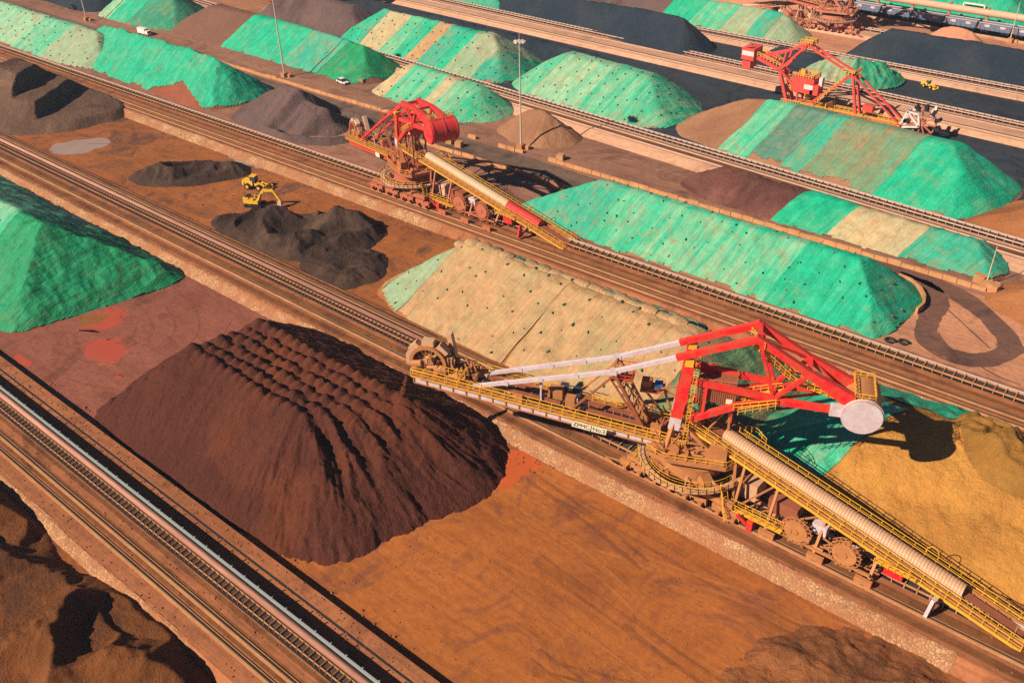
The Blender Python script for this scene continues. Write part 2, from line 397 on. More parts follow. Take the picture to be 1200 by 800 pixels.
conveyor(YB, -640, -108, 'pink covered belt conveyor running behind the rippled brown ore pile to the nearest stacker', 'cover', pitch=1.15, w=.5)
conveyor(YB, -107.5, 60, 'open black belt conveyor running beneath the nearest stacker and its tail', pitch=1.75, w=.7)
conveyor(YC, -700, 60, 'open belt conveyor between the beige sheeted pile and the bright green one', pitch=1.75, w=.6)
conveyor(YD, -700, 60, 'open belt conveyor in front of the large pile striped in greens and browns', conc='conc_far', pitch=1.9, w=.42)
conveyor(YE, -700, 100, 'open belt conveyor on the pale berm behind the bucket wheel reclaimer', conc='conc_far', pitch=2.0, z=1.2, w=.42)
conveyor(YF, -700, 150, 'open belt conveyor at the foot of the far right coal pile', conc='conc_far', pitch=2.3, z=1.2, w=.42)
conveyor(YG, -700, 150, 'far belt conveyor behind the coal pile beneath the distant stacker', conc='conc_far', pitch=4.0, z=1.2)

M['track_red'] = floor_mat('red_wheel_rut', (.20, .07, .05), (.25, .085, .06), (.17, .06, .045), .1, .3, .7)
# road along the yard, and the turning loop at its end
def ribbon(name, pts, w, z, mat, n=8):
    P = np.array(pts, float); k = len(P); out = []
    for i in range(k - 1):                    # Catmull-Rom
        p0, p1, p2, p3 = P[max(i - 1, 0)], P[i], P[i + 1], P[min(i + 2, k - 1)]
        for t in np.linspace(0, 1, n, endpoint=False):
            out.append(.5 * ((2 * p1) + (-p0 + p2) * t + (2 * p0 - 5 * p1 + 4 * p2 - p3) * t * t + (-p0 + 3 * p1 - 3 * p2 + p3) * t ** 3))
    out.append(P[-1]); C = np.array(out); d = np.gradient(C, axis=0); d /= np.linalg.norm(d, axis=1)[:, None] + 1e-9
    nrm = np.stack([-d[:, 1], d[:, 0]], 1)
    ar = np.arange(len(C)); wv = w * (1 + .2 * vnoise(ar * .35, np.full(len(C), 5.5)) + .12 * vnoise(ar * 1.3, np.full(len(C), 9.5)))[:, None] / 2
    A = C + nrm * wv; B = C - nrm * wv; m = len(C)
    me = bpy.data.meshes.new(name)
    me.from_pydata([(x, y, z) for x, y in A] + [(x, y, z) for x, y in B], [], [(i, i + 1, m + i + 1, m + i) for i in range(m - 1)]); me.update()
    return tag(link(name, me, mat), kind='structure')
ribbon('road', [(-700, 187.5), (-400, 187.5), (-250, 187.2), (-120, 187), (-62, 187.2), (-52, 187.0)], 9.5, .016, M['road'])
LP = [at(*q) for q in ((1000, 303), (1040, 312), (1080, 325), (1122, 345), (1157, 371), (1180, 397), (1181, 411), (1151, 422), (1115, 415), (1092, 402), (1085, 388), (1091, 369), (1099, 352), (1086, 337), (1050, 322))]
ribbon('road', LP, 4.5, .022, M['track'])
ribbon('road', [at(*q) for q in ((1060, 314), (1130, 341), (1172, 374), (1195, 401), (1188, 419), (1147, 429), (1108, 421), (1080, 404), (1074, 391), (1084, 371))], .6, .027, M['track'])
ribbon('tyre_track', [at(*q) for q in ((1058, 322), (1105, 358), (1135, 385), (1160, 408))], .35, .029, M['track'])
ribbon('tyre_track', [at(*q) for q in ((1098, 390), (1108, 404), (1122, 414))], .9, .031, M['track'])
ribbon('tyre_track', [at(*q) for q in ((1108, 346), (1122, 354), (1135, 362))], .8, .031, M['track'])
ribbon('tyre_track', [at(*q) for q in ((1150, 430), (1172, 442), (1196, 451))], .4, .027, M['track'])
for pts in ([(-172, 60), (-162, 64), (-155, 70), (-158, 78), (-168, 82)], [(-170, 58), (-158, 62), (-150, 70), (-153, 80), (-165, 87)],
            [(-168, 56.5), (-155, 60), (-147, 68), (-146, 78), (-152, 88)], [(-165, 64), (-160, 68), (-160, 74), (-166, 77)], [(-164, 54), (-152, 57), (-146, 60)]):
    ribbon('tyre_track', pts, .35, .012, M['track_red'])

RN2 = np.random.default_rng(21)
M['rut_dark'] = floor_mat('dark_wheel_rut', (.25, .082, .032), (.32, .105, .03), (.20, .068, .034), .1, .3, .7)
M['rut_pale'] = floor_mat('pale_wheel_rut', (.37, .125, .045), (.44, .15, .042), (.30, .10, .045), .1, .3, .7)
for k in range(26):
    x0, y0 = RN2.uniform(-76, -10), RN2.uniform(54, 88); L_, bend = RN2.uniform(12, 45), RN2.uniform(-5, 5); a0 = RN2.normal(0, .12) if k % 4 else RN2.uniform(-.9, .9)
    P_ = [(x0 + q * L_ * math.cos(a0), y0 + q * L_ * math.sin(a0) + bend * q * q) for q in (0, .33, .66, 1)]
    P_ = [q for q in P_ if 51 < q[1] < 91 and q[0] > -75 - (q[1] < 60) * 5]
    if len(P_) < 3: continue
    for dy in (0, 1.9): ribbon('tyre_track', [(x, y + dy) for x, y in P_], RN2.uniform(.3, .7), .012 + .0015 * k, M['rut_dark' if k % 3 else 'rut_pale'])
for k in range(10):
    x0, y0 = RN2.uniform(-275, -205), RN2.uniform(112, 138); a0 = RN2.uniform(-.5, 1.2); L_ = RN2.uniform(10, 26)
    ribbon('tyre_track', [(x0 + q * L_ * math.cos(a0 + q * .5), y0 + q * L_ * math.sin(a0 + q * .5) * .6) for q in (0, .4, .7, 1)], .4, .012 + .0015 * k, M['rut_dark'])
cl = MB()
def clods(n, bx, big=.35, Yf=None, z=0.):
    for _ in range(n):
        x, y = RN2.uniform(bx[0], bx[1]), RN2.uniform(bx[2], bx[3]); r = RN2.uniform(.08, big); y = y + (Yf(x) if Yf else 0)
        v = np.array([(1, 0, 0), (-1, 0, 0), (0, 1, 0), (0, -1, 0), (0, 0, .7), (0, 0, -.4)]) * r * RN2.uniform(.6, 1.3, (6, 3)) + (x, y, z + r * .3)
        cl.add(v, [(0, 2, 4), (2, 1, 4), (1, 3, 4), (3, 0, 4), (2, 0, 5), (1, 2, 5), (3, 1, 5), (0, 3, 5)])
clods(420, (-80, -10, 52, 92), .17); clods(240, (-146, -70, 89, 93), .3); clods(260, (-215, -150, 105, 142), .35); clods(200, (-140, -50, 106, 109), .28); clods(160, (-160, -60, 50, 52.5), .35); clods(150, (-150, -130, 50, 92), .2)
for Yf_, xa, xb, va, vb in ((YA, -170, -50, -8.5, -.8), (YA, -170, -50, 3.5, 7.5), (YB, -300, 0, -7.5, -1.2), (YB, -300, 0, 1.8, 5.8), (YC, -400, -20, -9, -1.2)): clods(420, (xa, xb, va, vb), .22, Yf_, 1.5)
def puddle(pts, z, mat, n=6):
    P = np.array(pts, float)
    for _ in range(n - 2): P = np.vstack([[a * .75 + b * .25, a * .25 + b * .75] for a, b in zip(P, np.roll(P, -1, 0))])
    P = P + .8 * np.stack([vnoise(P[:, 0] * .5, P[:, 1] * .5), vnoise(P[:, 0] * .5 + 40, P[:, 1] * .5)], 1) + .4 * np.stack([vnoise(P[:, 0] * 1.7, P[:, 1] * 1.7), vnoise(P[:, 0] * 1.7 + 40, P[:, 1] * 1.7)], 1)
    return sheet('puddle', P.tolist(), z, mat)
def mud_mat(name, a, rough=.12):
    t = NT(name); p = t.pos()
    return t.done(t.ramp(t.noise(p, .12, 4), [(.3, a), (.7, tuple(k * .8 for k in a))]), rough, None, .5)
M['mud_red'] = mud_mat('red_muddy_water', (.42, .075, .042), .3); M['mud_rim'] = floor_mat('damp_red_mud', (.33, .085, .055), (.37, .09, .058), (.28, .075, .05), .1, .2, .8)
M['mud_orange'] = mud_mat('orange_muddy_water', (.50, .10, .025), .35)
M['mud_ochre'] = mud_mat('ochre_muddy_water', (.26, .10, .03), .3)
M['mud_grey'] = mud_mat('grey_water', (.34, .24, .20), .2)
px = lambda *q: [at(*a) for a in q]
puddle(px((86, 386), (110, 363), (156, 358), (146, 384), (106, 392)), .016, M['mud_rim'])
puddle(px((86, 411), (104, 395), (140, 394), (152, 410), (135, 430), (112, 425)), .016, M['mud_rim'])
puddle(px((92, 385), (112, 366), (150, 362), (140, 380), (110, 387)), .02, M['mud_red'])
puddle(px((88, 378), (105, 368), (132, 366), (120, 378), (98, 386)), .026, M['mud_ochre'])
puddle(px((92, 410), (108, 399), (135, 398), (146, 410), (132, 424), (118, 420), (100, 416)), .02, M['mud_red'])
puddle(px((133, 438), (146, 436), (145, 442), (136, 443)), .02, M['mud_red'])
puddle(px((14, 412), (38, 420), (36, 432), (20, 424)), .02, M['mud_red'])
puddle(px((560, 580), (598, 520), (618, 522), (640, 546), (632, 552), (608, 558), (600, 568)), .02, M['mud_orange'])
puddle(px((52, 176), (72, 166), (128, 160), (133, 168), (95, 181), (68, 181)), .02, M['mud_grey'])
puddle(px((262, 178), (290, 186), (335, 200), (318, 202), (275, 190)), .02, M['mud_grey'])
puddle(px((300, 12), (316, 7), (328, 10), (322, 17), (312, 20)), .02, M['mud_grey'])

M['clod'] = ore_mat('clods', (.26, .095, .045), (.38, .15, .06), None, .3, .5)
tag(cl.build('clods', M['clod']), 'loose clods and stones scattered over the yard floors', 'clods', kind='stuff')
# ---------------------------------------------------------------- ore piles
def chaikin(P, n):
    P = np.array(P, float)
    for _ in range(n): P = np.vstack([[a * .75 + b * .25, a * .25 + b * .75] for a, b in zip(P, np.roll(P, -1, 0))])
    return P
def roundpoly(P, r, n=5):
    P = np.array(P, float); out = []
    for a, b, c in zip(np.roll(P, 1, 0), P, np.roll(P, -1, 0)):
        u, v = a - b, c - b; lu, lv = np.linalg.norm(u), np.linalg.norm(v); k = min(r, .42 * lu, .42 * lv)
        p, q = b + u / lu * k, b + v / lv * k
        for t in np.linspace(0, 1, n): out.append((1 - t) ** 2 * p + 2 * t * (1 - t) * b + t * t * q)
    return np.array(out)
class Pile:
    def __init__(s, poly, t=.74, top=12, rnd=2, rough=.25, flute=.15, k=.8, crest=0., fl=.35, extra=None, edge=.55):
        s.edge = edge
        s.P = roundpoly(poly, (0, 1.5, 7.)[rnd]) if rnd else np.array(poly, float)
        s.t, s.top, s.rough, s.flute, s.k, s.crest, s.fl, s.extra = t, top, rough, flute, k, crest, fl, extra
        s.x0, s.y0 = s.P.min(0); s.x1, s.y1 = s.P.max(0); s.seed = float(np.abs(s.x0 * 3.1 + s.y0) % 90)
    def ds(s, x, y):
        P = s.P; Q = np.roll(P, -1, 0); best = np.full(x.shape, 1e9); sp = np.zeros(x.shape); ins = np.zeros(x.shape, bool); acc = 0.
        for (ax, ay), (bx, by) in zip(P, Q):
            ex, ey = bx - ax, by - ay; L2 = ex * ex + ey * ey
            t = np.clip(((x - ax) * ex + (y - ay) * ey) / L2, 0, 1)
            d = np.hypot(x - ax - t * ex, y - ay - t * ey); m = d < best; L = math.sqrt(L2)
            best = np.where(m, d, best); sp = np.where(m, acc + t * L, sp); acc += L
            c = ((ay > y) != (by > y)) & (x < ex * (y - ay) / (by - ay + 1e-12) + ax); ins ^= c
        return np.where(ins, best, -best), sp
    def h(s, x, y):
        d, sp = s.ds(x, y); d = d + s.edge * fbm(x * .22 + 3, y * .22, 4); z = smin(s.t * d, np.full(x.shape, float(s.top)), s.k)
        up = sst(0, 3, d); sd = s.seed
        z = z + s.flute * up * ridged(sp * s.fl + sd, d * .05 + sd, 3) * np.minimum(1, (s.top - z) / (.3 * s.top) + .15).clip(0, 1)
        z = z + s.rough * up * fbm(x * .16 + sd, y * .16, 4) + .3 * s.rough * fbm(x * .7 + sd, y * .7, 3)
        if s.crest: z = z + s.crest * sst(s.top - 1.2, s.top, z) * ridged(x * .22 + sd, y * .3 + sd, 3)
        if s.extra: z = s.extra(x, y, z, d, sp)
        return z
    def mesh(s, name, mat, label, cat, res=.5, group=None):
        xs = np.arange(s.x0 - 1.5, s.x1 + 1.5, res); ys = np.arange(s.y0 - 1.5, s.y1 + 1.5, res)
        X, Y = np.meshgrid(xs, ys, indexing='ij'); Z = s.h(X, Y)
        return tag(grid_obj(name, X, Y, Z, Z > -.4, mat), label, cat, group)
SPOTS = []
def tarp(p, u0, u1, tone, label, group, res=.5, off=.14, dmin=None, y0=None, y1=None, lean=0., quilt=.1, qu=2.3, qv=3.0, pins=None, fold=0., name='tarpaulin'):
    """one sheet of netting laid over pile p between two cross lines"""
    ya, yb = (p.y0 - 1 if y0 is None else y0), (p.y1 + 1 if y1 is None else y1); ym = (p.y0 + p.y1) / 2
    nu = max(3, int((u1 - u0) / res)); nv = int((yb - ya) / res)
    T, Vv = np.meshgrid(np.linspace(0, 1, nu), np.linspace(ya, yb, nv), indexing='ij')
    w = lambda k: .9 * fbm(Vv * .13, np.full_like(Vv, k), 4)
    U = (u0 + w(u0)) * (1 - T) + (u1 + .15 + w(u1)) * T
    X = U + lean * (Vv - ym); Y = Vv
    Z = p.h(X, Y); d, sp = p.ds(X, Y)
    q = np.abs(np.sin(math.pi * U / qu)) ** .6 * (.55 + .45 * np.abs(np.sin(math.pi * Vv / qv)) ** .6)
    Z = Z + off + quilt * q + fold * np.maximum(0, ridged(U * .45 + p.seed, Vv * .09, 2) - .35) + .10 * fbm(U * .35 + 5, Vv * .22, 4)
    keep = Z > -.25
    if dmin is None: keep &= d > .15 + .9 * fbm(X * .35, Y * .15 + u0, 3)
    if dmin is not None: keep &= d > (dmin(X, Y) if callable(dmin) else dmin) + 1.3 * fbm(X * .25, Y * .1 + u0, 3)
    o = tag(grid_obj(name, X, Y, Z, keep, M[tone], uv=(U, Vv)), label, 'tarpaulin', group)
    if pins:
        for a in np.arange(u0 + pins[0] * .5, u1, pins[0]):
            for b in np.arange(ya, yb, pins[1]):
                a2, b2 = a + RNG.uniform(-1.1, 1.1), b + RNG.uniform(-1.3, 1.3) + (1.6 if int(a / pins[0]) % 2 else 0)
                x = np.array([a2 + lean * (b2 - ym)]); y = np.array([b2]); z = p.h(x, y)[0]
                if z > .8 and RNG.random() > .14: SPOTS.append((x[0], b2, z + off + quilt * .6, pins[2]))
    return o

M['ore_brown'] = ore_mat('dark_brown_ore', (.085, .027, .019), (.12, .038, .025), (.155, .046, .022), .1, .7)
M['ore_dust'] = ore_mat('grey_brown_ore', (.12, .07, .05), (.20, .115, .08), (.10, .05, .035), .12, .9)
M['ore_dark'] = ore_mat('black_brown_ore', (.045, .028, .024), (.085, .05, .038), (.13, .08, .055), .15, 1.)
M['ore_rust'] = ore_mat('rust_ore', (.17, .062, .022), (.26, .092, .03), (.10, .045, .028), .14, 1.)
M['ore_orange'] = ore_mat('orange_brown_ore', (.32, .12, .045), (.42, .17, .07), (.25, .09, .04), .08, .5)
M['ore_low'] = ore_mat('spread_brown_ore', (.30, .11, .045), (.38, .14, .05), (.17, .07, .035), .16, .9)
M['ore_tan'] = ore_mat('tan_brown_ore', (.30, .15, .085), (.36, .18, .10), (.25, .12, .07), .08, .45)
M['ore_cocoa'] = ore_mat('cocoa_ore', (.17, .085, .06), (.21, .105, .075), None, .08, .5)
M['ore_plum'] = ore_mat('plum_grey_ore', (.12, .08, .078), (.175, .11, .105), (.085, .055, .055), .1, .8)
M['ore_maroon'] = ore_mat('maroon_rubble', (.17, .065, .052), (.26, .11, .085), (.12, .05, .042), .14, .9)
M['ore_ochre'] = ore_mat('ochre_ore', (.56, .25, .055), (.66, .32, .075), (.42, .18, .042), .1, .8)
M['ore_umber'] = ore_mat('umber_ochre_ore', (.30, .14, .03), (.42, .21, .05), (.22, .10, .03), .15, .8)
M['ore_pink'] = ore_mat('salmon_ore', (.52, .23, .14), (.60, .27, .16), None, .05, .4)
M['coal'] = ore_mat('coal', (.020, .032, .050), (.030, .044, .064), (.042, .052, .066), .08, .7)
M['soil_red'] = ore_mat('red_soil', (.26, .075, .045), (.34, .11, .06), None, .1, .7)

G1, G2 = (.003, .36, .20), (.006, .43, .25)
PALE, BEIGE, DK, OLIVE = (.15, .44, .27), (.52, .34, .19), (.02, .22, .13), (.20, .24, .11)
M['t_bright'] = tarp_mat('bright_green_net', G1, G2, (.22, .36, .2), .5, .25)
M['t_emerald'] = tarp_mat('shade_painted_emerald_net', (.002, .22, .085), (.003, .30, .125), (.004, .12, .055), .7, .16)  # greens darkened to paint in the shade of an end facing away from sun
M['t_mint'] = tarp_mat('mint_net', (.02, .42, .24), PALE, (.42, .42, .24), .6, .45)
M['t_pale'] = tarp_mat('pale_green_net', PALE, (.30, .48, .30), BEIGE, .6, .6)
M['t_sand'] = tarp_mat('sand_coloured_net', (.42, .38, .22), (.52, .37, .20), (.34, .42, .25), .6, .6)
M['t_beige'] = tarp_mat('ore_dusted_beige_net', (.48, .27, .135), (.40, .27, .13), (.30, .28, .13), .8, .9)
M['t_sage'] = tarp_mat('sage_net', (.22, .36, .22), (.30, .38, .24), (.40, .32, .2), .6, .5)
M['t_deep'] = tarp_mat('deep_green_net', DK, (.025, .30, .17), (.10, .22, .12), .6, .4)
M['t_moss'] = tarp_mat('mossy_net', (.10, .19, .09), (.20, .20, .09), (.03, .28, .16), .6, .6)
M['t_slate'] = tarp_mat('slate_green_net', (.07, .20, .15), (.10, .23, .16), (.22, .2, .13), .6, .5)
M['t_olive'] = tarp_mat('brown_green_net', (.20, .22, .12), (.10, .30, .18), (.28, .17, .08), .7, .7)
M['t_teal'] = tarp_mat('faded_teal_net', (.012, .36, .24), (.06, .36, .23), (.24, .27, .15), .7, .5)

# the large rippled pile in front: an envelope of cones dropped by the stacker
CON = []
for j in range(6):
    yy = 67.2 + j * 2.55; xe = -101.5 + j * 1.5; xs0 = -131.8 + .45 * j
    for x in np.arange(xs0, xe, 2.2): CON.append((x + RNG.normal(0, .17), yy + RNG.normal(0, .17), 12.2 + RNG.normal(0, .22) + (.35 if j in (0, 5) else 0)))
    zz, x = 11.9, xe                          # the row spills down the end of the pile
    while x < xe + 12.5 - 1.25 * j:
        CON.append((x, yy + .25 * math.sin(x * .9 + j) - (x - xe) * (.46, .24, .1, 0, -.04, -.08)[j], zz + RNG.normal(0, .15))); x += 1.1; zz -= .33 + .025 * (x - xe)
CON += [(-92.3, 80.0, 12.4), (-90.2, 81.2, 10.6), (-87.5, 83.5, 7.9)]
CON += [(-133.4, 65.0, 10.6), (-135.4, 62.6, 8.8), (-137.6, 60.2, 6.8), (-139.8, 57.8, 5.0), (-142, 55.4, 3.0)]
CON = np.array(CON)
P1 = Pile([(-146, 51), (-83, 51), (-77, 72), (-78, 96), (-146, 96)], rnd=2)
def p1_h(x, y):
    z = np.full(x.shape, -9.); k = np.zeros(x.shape)
    wx = x + .3 * fbm(x * .5, y * .5, 3); wy = y + .3 * fbm(x * .5 + 9, y * .5, 3)
    for cx, cy, cz in CON:
        r = np.hypot(wx - cx, (wy - cy) * 1.0); v = cz + .3 - .745 * np.sqrt(r * r + .16) - .38 * np.minimum(np.sqrt(r * r + .09), 1.3)
        z = np.maximum(z, v)
    ang = np.arctan2(y - 73.5, (x + 106) * 1.0); rr = np.hypot(x + 106, y - 73.5)
    side = sst(-103, -95, x - .5 * (y - 70)) * sst(12.2, 10.4, z)
    g = ridged(ang * 5.5 + 2 + .25 * vnoise(x * .25, y * .25), rr * .04, 3)
    z = z + side * .75 * g * sst(0, 2.5, z)
    fr = sst(11.5, 8, z) * (1 - side)
    z = z + fr * .2 * ridged(x * .42 + .12 * (y - 60) + .6 * vnoise(x * .2, y * .2), y * .07, 4) * sst(-.5, 2, z) + .12 * fbm(x * .9, y * .9, 3) + .10 * fbm(x * 2.4, y * 2.4, 2)
    z = z + .34 * side * ridged(ang * 22, rr * .25, 3)
    return z
P1.h = lambda x, y: p1_h(x, y)
P1.x0, P1.x1, P1.y0, P1.y1 = -150, -70, 48, 99
P1.mesh('ore_pile', M['ore_brown'], 'large dark brown ore pile with rows of ripples on top, right under the stacker boom', 'ore pile', .22, 'bare ore piles')

def rough_extra(amp, sc=.22, cut=None):
    def fn(x, y, z, d, sp):
        up = sst(.3, 4, d)
        z = z + amp * up * ridged(x * sc, y * sc * 1.2, 4) + amp * .3 * up * ridged(x * .7 + 3, y * .7, 4)
        if cut: z = cut(x, y, z, d)
        return z
    return fn
def scoops(seed, box, n, Rr, Fr, steep=1.35):
    g = np.random.default_rng(seed)
    B = [(g.uniform(box[0], box[1]), g.uniform(box[2], box[3]), g.uniform(*Rr), g.uniform(*Fr), g.uniform(0, 6.3)) for _ in range(n)]
    def fn(x, y, z, d):
        wx, wy = x + .7 * fbm(x * .3, y * .3, 3), y + .7 * fbm(x * .3 + 8, y * .3, 3)
        for bx, by, r0, f, a in B:
            ux, uy = wx - bx, wy - by; dx, dy = ux * math.cos(a) + uy * math.sin(a), -ux * math.sin(a) + uy * math.cos(a)
            r = np.hypot(dx * .6, dy * 1.2); an = np.arctan2(dy, dx)
            z = np.minimum(z, f + .12 * fbm(x * .6, y * .6, 3) + (steep + .12 * ridged(an * 5 + a, r * .05, 2)) * np.maximum(0, r - r0))
        return z
    return fn
# bottom left: a half dug rust brown pile
def cutL(x, y, z, d):
    for c, amp in ((-121.5, 2.2), (-108.5, 1.6)):
        q = x - c - .35 * (30 - y) + 1.6 * fbm(y * .2, x * .05, 3); z = z - amp * sst(-2.2, 0, q) * sst(7.5, .5, q) * sst(0, 4, d)
    return z
cutS = scoops(4, (-145, -76, 8, 34), 13, (2.2, 5.5), (1.6, 4.2), .95)
Pile([(-160, -20), (-70, -20), (-76, 33.0), (-92, 34.4), (-104, 33.5), (-114, 30), (-122, 32.5), (-136, 33.5), (-160, 31)], .95, 6.0, 2, .6, .5, 1.2, .8, .3, rough_extra(.35, .16, lambda x, y, z, d: cutS(x, y, cutL(x, y, z, d), d))).mesh('ore_pile', M['ore_rust'], 'half dug rust and grey ore pile with deep black shadows in the bottom left corner', 'ore pile', .28, 'bare ore piles')
Pile([(-31, 66), (-4, 66), (-5, 91), (-13, 94.5), (-22, 92.6), (-27, 87), (-29, 78)], .2, 1.7, 2, .3, .4, 1., 0, .3, rough_extra(.75, .16, scoops(6, (-29, -6, 68, 95), 7, (.5, 1.8), (.2, 1.2), .8)), edge=2.6).mesh('ore_pile', M['ore_low'], 'low rough brown heap at the bottom right edge of the orange floor', 'ore pile', .3, 'bare ore piles')
# row between the second and third conveyors
def steps(x, y, z, d):
    q = x + .75 * (y - 125) + .5 * vnoise(y * .4, x * .05); lv = 12.0 - 4.6 * sst(-312.5, -311, q) - 4.2 * sst(-299.5, -298, q) - .04 * np.clip(q + 298, 0, 30)
    crest = .5 * np.abs(np.sin(x * 1.1)) * (q < -312)
    return np.where(z > lv + crest, lv + crest + .12 * fbm(x * .4, y * .4, 3), z)
Pile([(-345, 108), (-296, 108.5), (-283, 122), (-280, 142), (-290, 148), (-345, 148)], .8, 12.5, 2, .3, .2, .6, 0, .3, rough_extra(.12, .2, steps)).mesh('ore_pile', M['ore_dust'], 'flat topped brown pile cut into dark steps at the left edge beside the puddle', 'ore pile', .5, 'bare ore piles')
Pile([(-238, 114), (-228, 113), (-216, 122), (-210, 136), (-216, 141), (-228, 134), (-237, 124)], .55, 4.2, 2, .4, .4, 1, .3, .4, rough_extra(.4, .25, scoops(3, (-238, -210, 112, 140), 9, (.8, 2.4), (.3, 2.2), 1.2))).mesh('ore_pile', M['ore_dark'], 'low black heap in front of the yellow loader beside the puddles', 'ore pile', .35, 'bare ore piles')
Pile([(-196, 112), (-186, 109), (-170, 108.5), (-156, 114), (-151, 124), (-155, 137), (-168, 139), (-182, 127), (-193, 119)], .66, 6.6, 2, .5, .7, 1., .4, .3, rough_extra(.7, .15, scoops(9, (-192, -152, 108, 140), 20, (.8, 3.0), (.2, 3.0), 1.2))).mesh('ore_pile', M['ore_dark'], 'rough dug dark brown pile the yellow excavator is digging', 'ore pile', .28, 'bare ore piles')
Pile([(-160, 110), (-146, 107.5), (-139, 112), (-141, 122), (-150, 128), (-160, 124)], .4, 1.6, 2, .3, .4, .8, 0, .3, rough_extra(.5, .25, scoops(16, (-160, -139, 107, 128), 9, (.5, 2.), (.1, .9), 1.)), edge=1.8).mesh('ore_pile', M['ore_dark'], 'low loose dark ore spilled between the dug pile and the beige sheeted pile', 'ore pile', .3, 'bare ore piles')
P8 = Pile([(-138, 114), (-126, 110), (-108, 106.8), (-54, 105), (-47, 112), (-47, 140), (-56, 144), (-128, 143), (-137, 132)], .70, 12.2, 2, .18, .1, .8, .35, .2)
P8.mesh('ore_pile', M['ore_orange'], 'long pile hidden by beige netting behind the nearest stacker', 'ore pile', .6, 'sheeted ore piles')
tarp(P8, -131, -122, 't_sage', 'narrow grey green net near the left end of the beige sheeted pile', 'nets on the beige pile', .35, lean=.35, pins=(4.4, 3.4, 0), dmin=.2)
tarp(P8, -141, -131.2, 't_beige', 'dusty beige net over the far left tip of the beige sheeted pile', 'nets on the beige pile', .35, .2, lean=.35, pins=(4.4, 3.4, 0), dmin=.2)
tarp(P8, -122.2, -92, 't_beige', 'beige ore-dusted net left of middle on the pile behind the stacker boom', 'nets on the beige pile', .35, .2, lean=.3, pins=(4.4, 3.4, 0), dmin=.2)
tarp(P8, -92.3, -62, 't_beige', 'beige ore-dusted net on the pile right behind the white stay rods', 'nets on the beige pile', .35, .14, lean=.22, pins=(4.4, 3.4, 0), dmin=.2)
tarp(P8, -62.2, -44, 't_moss', 'mossy dark green creased net over the right end of the beige sheeted pile', 'nets on the beige pile', .35, .2, lean=.15, pins=(6, 5, 0), fold=.8)
# rolled folds of netting along the crest of that pile
for k, (yy, dz, tone) in enumerate(((133.6, .1, 't_mint'), (129.8, .1, 't_sage'), (126.4, 0, 't_beige'))):
    m = MB(); xs = np.arange(-122, -68, 3.1)
    for x in xs:
        q = np.arange(10) * 2 * math.pi / 10; r = RNG.uniform(.85, 1.25)
        r2 = RNG.uniform(.85, 1.15); rings = [(x - 1.75, .62 * r), (x - 1.0, .95 * r), (x, r * r2), (x + 1.0, .95 * r), (x + 1.75, .62 * r)]; n0 = []
        zc = P8.h(np.array([x]), np.array([yy]))[0] + .35 + dz; yo = yy + RNG.uniform(-.3, .3)
        pts = [(a + .0 * b, yo + 1.2 * b * math.cos(c), zc - .15 + .7 * b * math.sin(c)) for a, b in rings for c in q]
        m.add(pts, [(i * 10 + j, (i + 1) * 10 + j, (i + 1) * 10 + (j + 1) % 10, i * 10 + (j + 1) % 10) for i in range(4) for j in range(10)])
    ob = m.build('net_roll', M[tone], smooth=True)
    uvl = ob.data.uv_layers.new(name='UVMap'); co = np.array([ob.data.vertices[l.vertex_index].co[:2] for l in ob.data.loops]); uvl.data.foreach_set('uv', co.ravel())
    tag(ob, ('mint green puffed roll of net along the back of the beige pile crest', 'grey green puffed roll of net along the middle of the beige pile crest', 'beige puffed roll of net along the front of the beige pile crest')[k], 'net roll', 'rolled nets on the beige pile')

def p9x(x, y, z, d, sp):
    up = sst(.5, 4, d)
    m = sst(-24, -20, x + .25 * (y - 130)) * sst(124, 130, y)
    z = z + m * (1.1 * ridged(x * .22 + .2 * y, y * .1, 4)) * up
    f = np.exp(-((y - 118 - .35 * (x + 20) * .4) / 1.6) ** 2) * sst(-30, -24, x); z = z - .8 * f * up * (.6 + .5 * fbm(x * .5, y * .5, 3))
    return z + .22 * up * fbm(x * .35, y * .35, 4) + .28 * up * sst(128, 116, y) * ridged(x * .3 + .25 * y, y * .06, 3)
P9 = Pile([(-54, 110), (-20, 109), (30, 108), (40, 148), (-20, 149.5), (-50, 147)], .45, 7.5, 2, .3, .15, 2.5, .2, .3, p9x)
P9.mesh('ore_pile', M['ore_ochre'], 'bright ochre yellow ore pile beside the tail of the nearest stacker', 'ore pile', .35, 'bare ore piles')
P9m = Pile([at(*q, 6) for q in ((1122, 478), (1160, 476), (1215, 500), (1225, 600), (1190, 585), (1150, 565), (1124, 540))], .8, 3.4, 2, .3, .3, .8, .3, .35, rough_extra(.4, .2, scoops(7, (-26, -8, 128, 150), 8, (.8, 2.2), (.6, 2.4), 1.2)))
_own = P9m.h
P9m.h = lambda x, y: np.where(_own(x, y) > -.35, P9.h(x, y) + _own(x, y), -9.)
P9m.mesh('ore_mound', M['ore_umber'], 'rough umber mound dumped on top of the ochre ore at the right edge', 'ore mound', .3)
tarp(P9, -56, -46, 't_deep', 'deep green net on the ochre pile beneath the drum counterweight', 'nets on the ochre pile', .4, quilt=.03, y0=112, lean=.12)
tarp(P9, -46.2, -36.5, 't_bright', 'bright green net in the middle of the nets on the ochre pile', 'nets on the ochre pile', .4, .2, quilt=.03, y0=112, y1=136, lean=.3)
tarp(P9, -36.8, -31.5, 't_mint', 'pale green net edging the bare ochre ore', 'nets on the ochre pile', .4, .14, quilt=.03, y0=114, y1=134, lean=.3)
tarp(P9, -46, -23, 't_bright', 'bright green net lying along the back edge of the ochre pile', 'nets on the ochre pile', .4, .24, quilt=.04, y0=137.2, y1=152, lean=.1)

